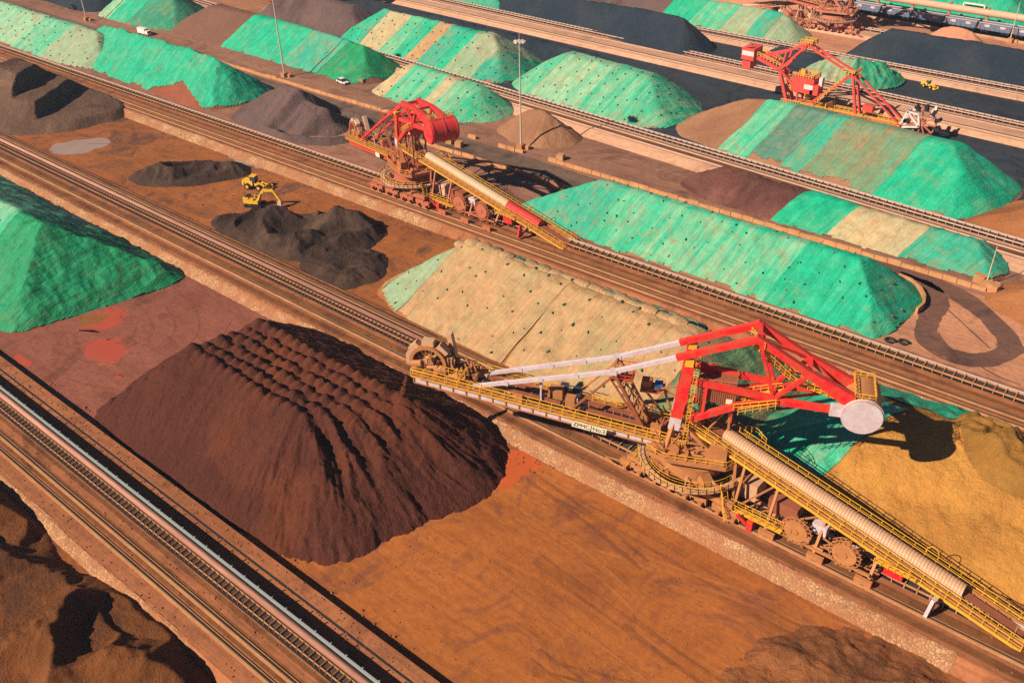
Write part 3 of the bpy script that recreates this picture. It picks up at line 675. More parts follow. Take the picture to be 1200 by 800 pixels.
# left, sheeted in emerald net, its near end coloured darker to paint in shade
P2 = Pile([(-330, 53.5), (-182, 55), (-173, 93), (-330, 93.5)], .72, 13.5, 2, .5, .3, 1.2, .3, .2, rough_extra(.4, .12))
P2.mesh('ore_pile', M['soil_red'], 'large pile hidden under emerald netting at the left edge', 'ore pile', .7, 'sheeted ore piles')
tarp(P2, -332, -206, 't_mint', 'pale mint net in full sun on top of the left edge pile', 'nets on the left edge pile', .5, .14, quilt=.05, pins=(5, 5, 1), lean=.1)
tarp(P2, -206.5, -168, 't_emerald', 'emerald net with painted shade draped over the near end of the left edge pile', 'nets on the left edge pile', .3, .2, quilt=.03, fold=.5, lean=.1)

# row between the third conveyor and the road
P10 = Pile([(-480, 158), (-350, 157), (-334, 162), (-335, 180), (-350, 185), (-480, 185)], .74, 9.5, 2, .3, .2, .8, .2, .3, rough_extra(.2, .2))
P10.mesh('ore_pile', M['ore_tan'], 'far left pile hidden under faded pale green sheets', 'ore pile', .8, 'sheeted ore piles')
for a, b, tn, lb in ((-482, -400, 't_pale', 'faded pale green net covering the left part of the far left pile'), (-400.3, -384, 't_pale', 'slightly sandier pale net next to the wide pale one on the far left pile'), (-384.3, -362, 't_mint', 'mint green net on the far left pile before its grey end'), (-362.3, -332, 't_sage', 'crumpled grey green net over the right end of the far left pile')):
    tarp(P10, a, b, tn, lb, 'nets on the far left pile', .7, .14 if tn != 't_sand' else .2, pins=(4.5, 4, 1), lean=.5, fold=.5 if tn == 't_sage' else 0)
P11 = Pile([(-368, 166), (-335, 160.5), (-266, 158.5), (-258, 170), (-262, 186), (-290, 190), (-360, 189)], .75, 12.3, 2, .6, .12, 1.5, .6, .2, rough_extra(.7, .07))
P11.mesh('ore_pile', M['soil_red'], 'red soil pile showing below the ragged bright green sheet', 'ore pile', .6, 'sheeted ore piles')
tarp(P11, -370, -256, 't_bright', 'ragged bright green net over the lumpy pile with red soil showing at its foot', 'nets on the piles along the road', .45, .2, dmin=lambda x, y: .2 + 5.2 * np.exp(-((x + 283) / 13) ** 2) * (y < 172), quilt=.02, fold=.1)
Pile([(-256, 160), (-240, 157.5), (-222, 157), (-209, 163), (-205, 174), (-212, 186), (-250, 187)], .72, 11.5, 2, .4, .3, .8, .5, .25, rough_extra(.5, .15, lambda x, y, z, d: z - 3.2 * sst(-232, -229, x + .3 * (170 - y)) * sst(2, 5, d) - 2.5 * sst(-221, -218, x + .2 * (170 - y)) * sst(2, 6, d))).mesh('ore_pile', M['ore_plum'], 'stepped dark grey pile left of the mid-distance stacker', 'ore pile', .45, 'bare ore piles')
P13 = Pile([(-141, 163), (-112, 161.2), (-46, 161), (-43.5, 166), (-43.5, 181), (-47, 186.5), (-126, 186.5)], .80, 9.3, 1, .1, .06, .5, .1)
P13.mesh('ore_pile', M['ore_tan'], 'long sharp-edged pile hidden under glossy bright green sheets in the middle', 'ore pile', .7, 'sheeted ore piles')
for a, b, tn, lb, of in ((-143, -112, 't_teal', 'teal green net on the left end of the long sharp-edged green pile', .14), (-112.2, -88, 't_mint', 'mint green net left of middle on the long sharp-edged green pile', .2), (-88.2, -66, 't_mint', 'mint green net right of middle on the long sharp-edged green pile', .14), (-66.2, -41, 't_bright', 'brightest green net over the pointed right end by the turning loop', .2)):
    tarp(P13, a, b, tn, lb, 'nets on the long green pile', .4, of, pins=(4.0, 3.4, 2), lean=.25, quilt=.14)

# row between the road and the fourth conveyor
Pile([(-470, 203), (-420, 202), (-412, 208), (-412, 228), (-430, 238), (-470, 238)], .74, 12, 2, .3).mesh('ore_pile', M['coal'], 'dark blue grey pile at the top left corner beyond the road', 'ore pile', .9, 'bare ore piles')
P14 = Pile([(-412, 203), (-372, 203), (-357, 209), (-356, 222), (-366, 236), (-412, 238)], .74, 11, 2, .3, .2, .8)
P14.mesh('ore_pile', M['ore_tan'], 'pile beyond the road at the top left hidden under green sheets', 'ore pile', .8, 'sheeted ore piles')
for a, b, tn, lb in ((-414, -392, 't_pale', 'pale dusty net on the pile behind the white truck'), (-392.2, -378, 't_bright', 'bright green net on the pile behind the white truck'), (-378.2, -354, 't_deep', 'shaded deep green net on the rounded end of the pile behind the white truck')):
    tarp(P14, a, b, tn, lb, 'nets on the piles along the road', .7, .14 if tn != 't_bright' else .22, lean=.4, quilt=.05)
P15 = Pile([(-362, 206), (-300, 206.5), (-244, 206), (-240, 212), (-242, 230), (-300, 235), (-355, 238)], .74, 9.8, 2, .2, .15, .7)
P15.mesh('ore_pile', M['ore_cocoa'], 'smooth cocoa brown pile along the far side of the road at upper left', 'ore pile', .6, 'bare ore piles')
for a, b, tn, lb in ((-316, -279, 't_bright', 'bright green net next to the bare cocoa brown ore'), (-279.2, -259, 't_teal', 'teal net in the middle of the pile by the parked white car'), (-259.2, -238, 't_emerald', 'darker green net over the pointed end by the parked white car')):
    tarp(P15, a, b, tn, lb, 'nets on the piles along the road', .6, .14 if tn != 't_teal' else .22, lean=.45, quilt=.05)
P17 = Pile([(-238, 204), (-196, 198.5), (-184, 206), (-183, 219), (-190, 224), (-236, 228)], .75, 8.6, 2, .15, .15, .6)
P17.mesh('ore_pile', M['ore_tan'], 'pale sheeted pile with a cone shaped end beside the light mast', 'ore pile', .6, 'sheeted ore piles')
for a, b, tn, lb in ((-240, -224, 't_sand', 'sand and green net on the left of the cone ended pile'), (-223.8, -206, 't_mint', 'mint green net in the middle of the cone ended pile'), (-205.8, -201, 't_sand', 'narrow sand coloured strip of net before the cone end'), (-200.8, -180, 't_mint', 'mint green net wrapped around the cone end left of the light mast')):
    tarp(P17, a, b, tn, lb, 'nets on the cone ended pile', .55, .14 if tn != 't_mint' else .2, lean=.4, pins=(4.2, 3.8, 1))
Pile([(-181, 203), (-168, 197.5), (-158, 198.5), (-152, 207), (-154, 214), (-166, 219), (-178, 215)], .74, 8.2, 2, .15, .25, .6, 0, .6).mesh('ore_pile', M['ore_tan'], 'small brown cone of ore crossed by the shadow of the light mast', 'ore pile', .4, 'bare ore piles')
P19 = Pile([(-117, 203), (-106, 197), (-34, 196.5), (-33, 205), (-36, 213), (-110, 217)], .62, 5.0, 2, .35, .3, .8, .2, .3, rough_extra(.5, .15, lambda x, y, z, d: z * (1 - .0 * x)))
P19.mesh('ore_pile', M['ore_maroon'], 'maroon rubble pile beyond the road right of the small brown cone', 'ore pile', .45, 'bare ore piles')
for a, b, tn, lb in ((-81, -67, 't_bright', 'bright green net next to the bare maroon rubble'), (-67.2, -50.5, 't_sand', 'sand coloured net right of the bright green one on the rubble pile'), (-50.7, -31, 't_teal', 'green net over the right end of the rubble pile behind the short lamp post')):
    tarp(P19, a, b, tn, lb, 'nets on the maroon pile', .5, .16 if tn != 't_sand' else .24, lean=.45, quilt=.04, fold=.6 if tn == 't_teal' else 0)
Pile([(-36, 188.5), (-20, 182), (10, 180), (10, 205), (-30, 205)], .5, 4, 2, .2).mesh('ore_pile', M['ore_orange'], 'smooth orange brown heap at the right edge beside the short lamp post', 'ore pile', .5, 'bare ore piles')

# beyond the fourth conveyor
P20 = Pile([(-296, 241), (-222, 232.5), (-206, 236), (-203, 246), (-208, 266), (-292, 268)], .74, 11.0, 2, .2, .15, .7, .3, .3)
P20.mesh('ore_pile', M['ore_tan'], 'pile hidden under many coloured strips at upper middle', 'ore pile', .8, 'sheeted ore piles')
for a, b, tn, lb in ((-298, -281, 't_bright', 'brightest green strip at the left end of the many-striped pile'), (-281, -277, 't_teal', 'narrow teal strip on the many-striped pile'), (-277, -263, 't_sand', 'wide sand coloured strip on the many-striped pile'), (-263, -255, 't_mint', 'mint strip right of the wide sand one on the many-striped pile'), (-255, -247, 't_bright', 'bright green strip left of the orange-brown one on the many-striped pile'), (-247, -240, 't_beige', 'orange-brown strip on the many-striped pile'), (-240, -231, 't_teal', 'teal strip right of the orange-brown one on the many-striped pile'), (-231, -225, 't_bright', 'bright strip before the faded end of the many-striped pile'), (-225, -212, 't_sage', 'faded grey green strip near the right end of the many-striped pile'), (-212, -200, 't_teal', 'patched teal strip closing the right end of the many-striped pile')):
    tarp(P20, a, b, tn, lb, 'strips on the many-striped pile', .65, .14 if tn in ('t_bright', 't_sand') else .22, lean=.35, pins=(4, 4, 1))
P21 = Pile([(-205, 240), (-196, 234), (-150, 228.5), (-139, 233), (-136, 248), (-142, 262), (-198, 268)], .72, 10.6, 2, .15, .15, .7)
P21.mesh('ore_pile', M['ore_tan'], 'broad pile hidden under pale mint sheets behind the light mast', 'ore pile', .8, 'sheeted ore piles')
for a, b, tn, lb in ((-207, -186, 't_mint', 'mint net on the left part of the broad pale pile behind the light mast'), (-186, -165, 't_pale', 'palest net in the middle of the broad pale pile behind the light mast'), (-165, -134, 't_mint', 'mint net on the rounded right end of the broad pale pile')):
    tarp(P21, a, b, tn, lb, 'nets on the broad pale pile', .6, .14 if tn == 't_pale' else .2, lean=.3, pins=(4, 3.6, 1))
P22 = Pile([(-139, 240), (-133, 231), (-112, 227.5), (-52, 223), (-44, 230), (-42, 252), (-52, 259), (-110, 262), (-128, 256)], .72, 11.6, 2, .1, .06, .7)
P22.mesh('ore_pile', M['ore_tan'], 'large smooth brown pile mostly covered by wide green and brown strips', 'ore pile', .6, 'sheeted ore piles')
for a, b, tn, lb, dm in ((-113, -103.5, 't_mint', 'light green net next to the bare brown end of the large striped pile', .3), (-103.5, -93, 't_slate', 'dull slate green net on the large striped pile', 2.0), (-93, -87.5, 't_teal', 'narrow teal strip on the large striped pile', .8), (-87.5, -73, 't_olive', 'brown stained green net in the middle of the large striped pile', 1.4), (-73, -66, 't_olive', 'narrow brown stained net right of middle on the large striped pile', .3), (-66, -40, 't_bright', 'broad bright green net over the right end of the large striped pile', .3)):
    tarp(P22, a, b, tn, lb, 'nets on the large striped pile', .5, .14 if tn in ('t_mint', 't_teal', 't_bright') else .22, dmin=dm, lean=.35, quilt=.03)
Pile([(-51, 222), (-30, 214), (10, 212), (10, 250), (-30, 252), (-42, 246)], .5, 7, 2, .2, .2, 1.).mesh('ore_pile', M['ore_orange'], 'orange brown pile at the right edge next to the large striped pile', 'ore pile', .6, 'bare ore piles')
Pile([(-352, 244), (-300, 242), (-288, 246), (-288, 268), (-330, 272), (-356, 262)], .74, 9, 2, .25).mesh('ore_pile', M['ore_plum'], 'plum grey pile left of the many-striped pile', 'ore pile', .8, 'bare ore piles')
# coal yards
Pile([(-300, 274), (-225, 268), (-190, 268), (-180, 276), (-200, 283), (-300, 288)], .4, 3.5, 2, .5, .3, 1., 0, .3, rough_extra(.6, .12)).mesh('coal_pile', M['coal'], 'low uneven coal heap behind the many-striped pile', 'coal pile', .7, 'coal piles')
Pile([(-330, 318), (-262, 310), (-200, 297.5), (-172, 295), (-166, 303), (-167, 316), (-178, 322), (-330, 330)], .88, 11, 2, .25, .2, .9, 0, .3, rough_extra(.25, .1)).mesh('coal_pile', M['coal'], 'long smooth coal pile with a rounded right end at top middle', 'coal pile', .7, 'coal piles')
Pile([(-127, 329.5), (20, 329), (20, 356), (-128, 356)], .74, 9.2, 2, .35, .2, .5, 0, .3, rough_extra(.3, .12)).mesh('coal_pile', M['coal'], 'flat sloping coal pile at the far right in front of the train', 'coal pile', .8, 'coal piles')
Pile([(-152, 313), (-128, 311), (-122, 318), (-126, 324), (-150, 326)], .6, 4, 2, .2).mesh('coal_pile', M['coal'], 'small coal heap behind the red counterweight of the bucket wheel reclaimer', 'coal pile', .7, 'coal piles')
P26 = Pile([(-131, 300), (-118, 296.8), (-104, 300.5), (-97, 311), (-99, 320.5), (-116, 322), (-130, 316)], .6, 6.5, 2, .3, .8, 1., .3, .35, rough_extra(.5, .2))
P26.mesh('ore_pile', M['coal'], 'small pile hidden under crumpled net behind the reclaimer mast', 'ore pile', .6, 'sheeted ore piles')
tarp(P26, -134, -113, 't_sage', 'grey crumpled net on the left of the small pile behind the reclaimer mast', 'nets on the far piles', .5, .2, quilt=.05, fold=.8)
tarp(P26, -113, -94, 't_deep', 'dark green folded net on the right of the small pile behind the reclaimer mast', 'nets on the far piles', .4, .28, quilt=.3, fold=1.4)
P25 = Pile([(-360, 341), (-200, 338), (-158, 333), (-146, 340), (-146, 352), (-160, 358), (-360, 362)], .72, 8.2, 2, .15)
P25.mesh('ore_pile', M['ore_plum'], 'plum brown pile with a pale net edge at top middle', 'ore pile', .8, 'sheeted ore piles')
for a, b, tn, lb, kw in ((-205, -190, 't_bright', 'bright green strip starting the sheeted end of the top middle pile', {}), (-190, -175, 't_mint', 'mint strip on the sheeted end of the top middle pile', {}), (-175, -163, 't_sage', 'grey sand strip on the sheeted end of the top middle pile', {}), (-163, -156, 't_teal', 'narrow teal strip on the sheeted end of the top middle pile', {}), (-156, -142, 't_sage', 'faded net closing the end of the top middle pile', {})):
    tarp(P25, a, b, tn, lb, 'nets on the far piles', .7, .14 if tn in ('t_bright', 't_sage') else .22, lean=.3, **kw)
Pile([(-340, 368), (-205, 366), (-178, 372), (-160, 384), (-180, 396), (-340, 396)], .55, 6, 2, .2).mesh('ore_pile', M['ore_pink'], 'salmon pink heap at the top edge behind the distant stacker', 'ore pile', .9, 'bare ore piles')
Pile([(-400, 310), (-330, 309), (-300, 305.5), (-270, 312), (-275, 324), (-400, 332)], .7, 8, 2, .2).mesh('ore_pile', M['ore_tan'], 'pile under teal netting cut off by the top edge of the picture', 'ore pile', .9, 'sheeted ore piles')
P23 = Pile([(-402, 309), (-330, 308), (-300, 304.6), (-268, 311), (-273, 325), (-402, 333)], .7, 8.2, 2, .2)
tarp(P23, -402, -266, 't_teal', 'teal net cut off by the top edge left of the long coal pile', 'nets on the far piles', .7, .1, pins=(5, 5, 1))
P27 = Pile([(-260, 408), (-130, 406), (-94, 404), (-84, 412), (-86, 440), (-260, 445)], .65, 9, 2, .15)
P27.mesh('ore_pile', M['ore_tan'], 'pile under green netting behind the train at the top right', 'ore pile', 1., 'sheeted ore piles')
tarp(P27, -262, -140, 't_mint', 'mint net on the left of the pile behind the train', 'nets on the far piles', .8, .14, quilt=.03)
tarp(P27, -140, -82, 't_bright', 'bright green net on the right of the pile behind the train', 'nets on the far piles', .8, .22, quilt=.03)
Pile([(-112, 375), (-100, 371), (-92, 375), (-93, 381), (-103, 384), (-112, 381)], .8, 7.5, 2, .15).mesh('ore_pile', M['ore_pink'], 'small salmon cone of ore in front of the train wagons', 'ore pile', .5, 'bare ore piles')
Pile([(-148, 374), (-140, 370), (-132, 374), (-131, 380), (-140, 384), (-148, 381)], .7, 5.5, 2, .15).mesh('ore_pile', M['ore_pink'], 'small salmon cone of ore beside the distant stacker', 'ore pile', .5, 'bare ore piles')
Pile([(-60, 420), (80, 410), (80, 470), (-60, 470)], .4, 5, 2, .2).mesh('ore_pile', M['ore_pink'], 'pale salmon heap at the top right corner behind the thin lamp post', 'ore pile', 1., 'bare ore piles')
# ---------------------------------------------------------------- stackers and the reclaimer
RED, DRED, YEL = (.62, .012, .02), (.36, .03, .025), (.78, .42, .02)
def kit(pfx, red, rust, lilac, yel, hood, amt):
    k = {}
    k['red'] = paint_mat(pfx + '_red_paint', red, DUST, amt * .45)
    k['rust'] = paint_mat(pfx + '_dusty_steel', rust, DUST, amt)
    k['lilac'] = paint_mat(pfx + '_pale_paint', lilac, DUST, amt * .35)
    k['yel'] = paint_mat(pfx + '_yellow_paint', yel, DUST, amt * .45)
    k['hood'] = paint_mat(pfx + '_hood', hood, DUST, amt * .3)
    k['dark'] = M['rubber']; k['beltred'] = paint_mat(pfx + '_skirt', (.26, .075, .04), DUST, amt * .4)
    return k
K1 = kit('near', (.72, .008, .018), (.46, .19, .07), (.60, .53, .60), (.80, .42, .02), (.56, .33, .20), .9)
K2 = kit('mid', (.60, .015, .03), (.44, .115, .07), (.60, .55, .58), (.70, .36, .03), (.60, .42, .28), .7)
K3 = kit('far', (.66, .055, .05), (.50, .14, .09), (.68, .60, .60), (.70, .36, .06), (.6, .4, .3), .5)
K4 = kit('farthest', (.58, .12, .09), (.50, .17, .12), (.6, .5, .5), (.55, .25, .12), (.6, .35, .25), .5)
M['glass'] = NT('dark_glass').done((.03, .05, .08), .15, None, .5)
M['motor'] = NT('blue_motor_paint').done((.03, .12, .35), .5, None, .3)
M['board'] = NT('cream_board').done((.70, .62, .44), .6, None, .3)
M['letter'] = NT('dark_lettering').done((.03, .05, .05), .6, None, .3)

def lettering(body, size):
    cu = bpy.data.curves.new('lettering', 'FONT'); cu.body = body; cu.size = size; cu.extrude = .02; cu.align_x = 'CENTER'; cu.align_y = 'CENTER'
    o = bpy.data.objects.new('lettering', cu); COL.objects.link(o)
    bpy.context.view_layer.update()
    me = bpy.data.meshes.new_from_object(o.evaluated_get(bpy.context.evaluated_depsgraph_get()))
    bpy.data.objects.remove(o); return me

def reel(root, x, y, z, r, K, fx):
    m = MB(); m.xf = fx
    for k in range(18):
        a = k * math.pi / 9; d = np.array((math.cos(a), 0, math.sin(a)))
        m.bar(V(x, y - .25, z) + d * r * .25, V(x, y - .25, z) + d * r * 1.3, .12); m.bar(V(x, y + .35, z) + d * r * .25, V(x, y + .35, z) + d * r * 1.3, .12)
        b = a + math.pi / 9; e = np.array((math.cos(b), 0, math.sin(b)))
        m.bar(V(x, y - .25, z) + d * r * 1.3, V(x, y - .25, z) + e * r * 1.3, .12)
    p = m.build('cable_reel', K['rust'], root)
    m = MB(); m.xf = fx; m.tube((x, y - .42, z), (x, y + .3, z), r, 24); m.tube((x, y - .6, z), (x, y + .5, z), .45, 12); m.build('reel_disc', K['rust'], p)
    m = MB(); m.xf = fx; m.bar((x - 1.1, y + .5, .4), (x, y + .5, z), .3); m.bar((x + 1.1, y + .5, .4), (x, y + .5, z), .3); m.build('reel_stand', K['rust'], p)

def stacker(label, c, z0, th, dl, K, flip=1, red_hood=0., sign=None, drum='lilac', wheel=True, stream=None, rails=(-4.1, 3.9), white_rods=True, bd=0., topj=(7.2, 28.9), mid=(14.6, 24.2), mz=23.4):
    root = tag(empty('stacker', (c[0], c[1], z0)), label, 'stacker', 'rail mounted yard machines')
    ct, st = math.cos(R(th)), math.sin(R(th)); cd, sd_ = math.cos(R(dl)), math.sin(R(dl))
    F = np.array((flip, 1, 1.))
    lo = lambda v: v * F
    def up(v): return np.stack([v[:, 0] * ct - v[:, 1] * st, v[:, 0] * st + v[:, 1] * ct, v[:, 2]], 1) * F
    P0 = np.array((-1., 0, 8.))
    def lf(v):                                # the boom luffs about its pivot (positive dl drops the tip)
        a = v - P0; a = np.stack([a[:, 0] * cd + a[:, 2] * sd_, a[:, 1], -a[:, 0] * sd_ + a[:, 2] * cd], 1)
        return up(a + P0)
    cb, sb = math.cos(R(dl + bd)), math.sin(R(dl + bd))
    def lb(v):                                # the boom itself may hang lower than its counterweight arm
        a = v - P0; a = np.stack([a[:, 0] * cb + a[:, 2] * sb, a[:, 1], -a[:, 0] * sb + a[:, 2] * cb], 1)
        return up(a + P0)
    def mb(f): m = MB(); m.xf = f; return m
    # --- travelling gear
    for sgn, y in zip((-1, 1), rails):
        for x in (-8.2, -2.6, 2.8, 8.4):
            m = mb(lo); m.box((x, y, 1.55), (4.6, .7, .8)); m.box((x, y, 2.2), (1.2, .9, .8))
            for dx in (-1.3, 1.3):
                m.box((x + dx, y, .95), (2.0, .55, .6))
                m.box((x + dx + .3, y + sgn * .75, 1.05), (.6, .8, .6)); 
            b = m.build('bogie', K['rust'], root)
            m = mb(lo)
            for dx in (-1.85, -.75, .75, 1.85): m.tube((x + dx, y - .22, .5), (x + dx, y + .22, .5), .5, 12)
            m.build('wheel', K['dark'], b)
        m = mb(lo); m.box((-5.4, y, 2.9), (7.6, .9, .9)); m.box((5.6, y, 2.9), (7.6, .9, .9)); m.build('equalizer_beam', K['rust'], root)
        m = mb(lo)
        for x in (-5.4, 5.6): m.bar((x, y, 3.2), (x * .62, y * .8, 5.2), 1.7, 1.5)
        m.bar((-5.4, y, 4.0), (5.6, y, 4.0), .7, .8); m.build('portal_leg', K['rust'], root)
    m = mb(lo); m.tube((0, 0, 4.6), (0, 0, 6.1), 5.1, 32); m.build('ring_girder', K['rust'], root)
    m = mb(lo); m.tube((0, 0, 6.1), (0, 0, 7.3), 3.8, 32); m.build('slew_bearing', K['dark'], root)
    arc = [(8.0 * math.cos(a), 8.0 * math.sin(a), 4.9) for a in np.linspace(R(-172), R(-8), 22)]
    m = mb(lo)
    for a, b in zip(arc[:-1], arc[1:]): m.bar(a, b, 1.3, .16); m.bar(V(*a) - (0, 0, .35), V(*b) - (0, 0, .35), .25, .5)
    for k in (3, 8, 13, 18): m.bar(V(*arc[k]) - (0, 0, .3), (arc[k][0] * .6, arc[k][1] * .6, 4.9), .25)
    wk = m.build('ring_walkway', K['hood'], root)
    m = mb(lo); m.rail([V(a[0] * 1.08, a[1] * 1.08, a[2]) for a in arc], 1.1, 1.1, .09); m.rail([V(a[0] * .92, a[1] * .92, a[2]) for a in arc], 1.1, 1.1, .07); m.build('handrail', K['yel'], wk)
    m = mb(lo); m.ladder((9.2, -5.2, .6), (7.4, -3.6, 5), .8, (.6, .8, 0)); m.rail([(8.9, -5.8, .8), (7.0, -4.2, 5)], 1.1, 1.2, .08); m.build('stair', K['yel'], root)
    m = mb(lo); m.ladder((-9.6, -5, .6), (-7.6, -3.4, 5), .8, (.6, -.8, 0))
    m.build('stair', K['yel'], root)
    m = mb(lo); m.bar((-11.2, -5.4, 1.2), (-13.5, -4.1, .4), .2); m.bar((-13.5, -4.1, .4), (-9.5, -4.0, 1.2), .2); m.build('rail_clamp', K['rust'], root)
    m = mb(lo); m.bar((10.6, -5.2, 2.8), (12.4, -4.1, .5), .5); m.box((12.4, -4.1, 1), (.9, 1, 1.8)); m.build('rail_clamp', K['red'], root)
    # --- slewing deck and machinery
    m = mb(up); m.prism([(-7, -4), (-4, -5.4), (5, -5.4), (7.5, -3.5), (7.5, 3.5), (5, 5.4), (-4, 5.4), (-7, 4)], 7.3, 8.0)
    m.box((2, 0, 8.6), (6, 3, 1.2)); dk = m.build('slewing_deck', K['rust'], root)
    m = mb(up); rr = np.random.default_rng(5)
    for _ in range(80):
        x, y = rr.uniform(-6, 6.6), rr.uniform(-4.8, 4.8); q = rr.uniform(.35, 1.5, 3)
        m.box((x, y, 8 + q[2] / 2), q) if rr.random() < .6 else m.tube((x - q[0], y, 8.5), (x + q[0], y, 8.5), q[1] * .35, 8)
    for _ in range(60):
        x, y = rr.uniform(-5.5, 6), rr.uniform(-4.5, 4.5); m.bar((x, y, 8), (x + rr.uniform(-2, 2), y + rr.uniform(-1, 1), rr.uniform(9.5, 12)), .16)
    tag(m.build('drive_machinery', K['rust'], dk), kind='stuff')
    m = mb(up); m.rail([(-7, -4, 8), (-4, -5.4, 8), (5, -5.4, 8), (7.5, -3.5, 8), (7.5, 3.5, 8), (5, 5.4, 8), (-4, 5.4, 8), (-7, 4, 8)], 1.1, 1.4, .09); m.build('handrail', K['yel'], dk)
    m = mb(up); m.box((3.6, -4.3, 9.4), (2.6, 1.7, 2.6)); m.build('winch_housing', K['rust'], root)
    # --- pivot frame and the pair of masts
    for w in (-2.3, 2.3):
        m = mb(up); m.bar((-4.2, w * 1.5, 8), (-3.2, w, 13.2), .7); m.bar((3.5, w * 1.5, 8), (-2.6, w, 13.2), .6); m.bar((-4.4, w * 1.5, 8.6), (3.6, w * 1.4, 8.6), .4)
        for q in (.35, .7): m.bar((-4.2 + q, w * (1.5 - .5 * q), 8 + 5.2 * q), (3.5 - 6.1 * q, w * (1.5 - .5 * q), 8 + 5.2 * q), .25)
        m.build('pivot_frame', K['rust'], root)
        m = mb(up); m.bar((-3.05, w, 13.9), (-1.9, w, mz), 1.05, 1.65, (1, 0, 0)); p = m.build('mast', K['red'], root)
        m = mb(up); m.bar((-3.3, w, 11.7), (-3.05, w, 13.9), 1.1, 1.7, (1, 0, 0)); m.build('mast_foot', K['lilac'], p)
        m = mb(up); m.ladder((-1.6, w - .9, 9), (-.8, w - .9, mz - .4), .5, (1, 0, 0)); m.box((-1.9, w, mz + .3), (1.2, 1.5, .6)); m.build('ladder', K['yel'], p)
    m = mb(up)
    for z in (14.5, 18.5, mz - .9): m.bar((-2.9 + z * .06, -2.3, z), (-2.9 + z * .06, 2.3, z), .5)
    m.bar((-2.3, -2.3, 14.5), (-2.0, 2.3, 18.5), .3); m.bar((-2.0, 2.3, 18.5), (-1.7, -2.3, mz - .9), .3); m.build('mast_bracing', K['red'], root)
    # --- boom
    bz = lambda s: 9.7 - .144 * (s + 16.2)
    S0, S1 = -44.5, -1.5
    GH = 1.9                                  # girder depth
    for w in (-2.0, 2.0):
        m = mb(lb); m.bar((S0, w, bz(S0) + .4), (S1, w, bz(S1) + .4), .3, GH); g = m.build('boom_girder', K['red'] if drum == 'red' else K['lilac'], root)
        m = mb(lb)
        for s in np.arange(S0, S1 + .1, 2.15): m.bar((s, w * 1.09, bz(s) - .5), (s, w * 1.09, bz(s) + 1.3), .2)
        m.bar((S0, w * 1.08, bz(S0) + 1.32), (S1, w * 1.08, bz(S1) + 1.32), .5, .1); m.bar((S0, w * 1.08, bz(S0) - .55), (S1, w * 1.08, bz(S1) - .55), .5, .1); m.build('girder_rib', K['rust'], g)
        y = w * 1.36
        m = mb(lb); m.bar((S0, y, bz(S0) + 1.3), (S1, y, bz(S1) + 1.3), 1.0, .1); wk = m.build('boom_walkway', K['rust'], root)
        m = mb(lb)
        for yy in (y + .45 * np.sign(w), y - .42 * np.sign(w)): m.rail([(S0, yy, bz(S0) + 1.3), (S1, yy, bz(S1) + 1.3)], 1.15, 1.9, .10)
        m.bar((S0, w * 1.6, bz(S0) + 1.3), (S1, w * 1.6, bz(S1) + 1.3), .1, .2); m.build('handrail', K['yel'], wk)
    m = mb(lb)
    for k in range(14):
        s = S0 + (S1 - S0) * k / 14; s2 = S0 + (S1 - S0) * (k + 1) / 14; a = -2 if k % 2 else 2
        m.bar((s, -2, bz(s) + .3), (s, 2, bz(s) + .3), .22); m.bar((s, a, bz(s) + .3), (s2, -a, bz(s2) + .3), .16)
    m.build('boom_bracing', K['rust'], root)
    m = mb(lb); m.bar((S0 + 2, 0, bz(S0 + 2) + 1.5), (S1 + 3, 0, bz(S1 + 3) + 1.5), 1.2, .1); bl = m.build('boom_belt', K['dark'], root)
    m = mb(lb)
    for w in (-.9, .9): m.bar((-17, w, bz(-17) + 1.75), (-4, w, bz(-4) + 1.75), .12, 1.0); m.bar((-33, w, bz(-33) + 1.7), (-21, w, bz(-21) + 1.7), .12, .8)
    m.build('belt_skirt', K['beltred'], bl)
    m = mb(lb)
    for s in np.arange(S0 + 3, S1, 1.3): m.bar((s, -1.2, bz(s) + 1.45), (s, 1.2, bz(s) + 1.45), .24, .2)
    tag(m.build('idlers', K['rust'], bl), kind='stuff')
    # drives and cabins riding on the boom
    m = mb(lb)
    for s, w, q in ((-22, .9, (2.2, 1.7, 1.7)), (-19.5, -.2, (1.5, 1.4, 1.6)), (-27, -2.7, (.9, .9, 1.2)), (-9, 1.5, (2.4, 1.4, 1.4)), (-6, -1.6, (1.6, 1.2, 1.5))): m = mb(lb); m.box((s, w, bz(s) + 1.4 + q[2] / 2), q); m.build('equipment_box', K['rust'], root)
    mb(lb).box((-21, 2.3, bz(-21) + 2.3), (1.3, 1.2, 1.6)).build('driver_cabin', M['glass'], root); mb(lb).box((-19, 2.3, bz(-19) + 2.2), (1.3, 1.2, 1.4)).build('electric_cabinet', M['glass'], root)
    m = mb(lb); m.box((-24, -1.2, bz(-24) + 3.2), (.22, .22, 3.4)); m.box((-24, -1.2, bz(-24) + 4.6), (.5, .3, .7)); m.build('lamp_post', K['lilac'], root)
    # --- head of the boom with its wheel
    hz_ = bz(-42.3) + 3.0
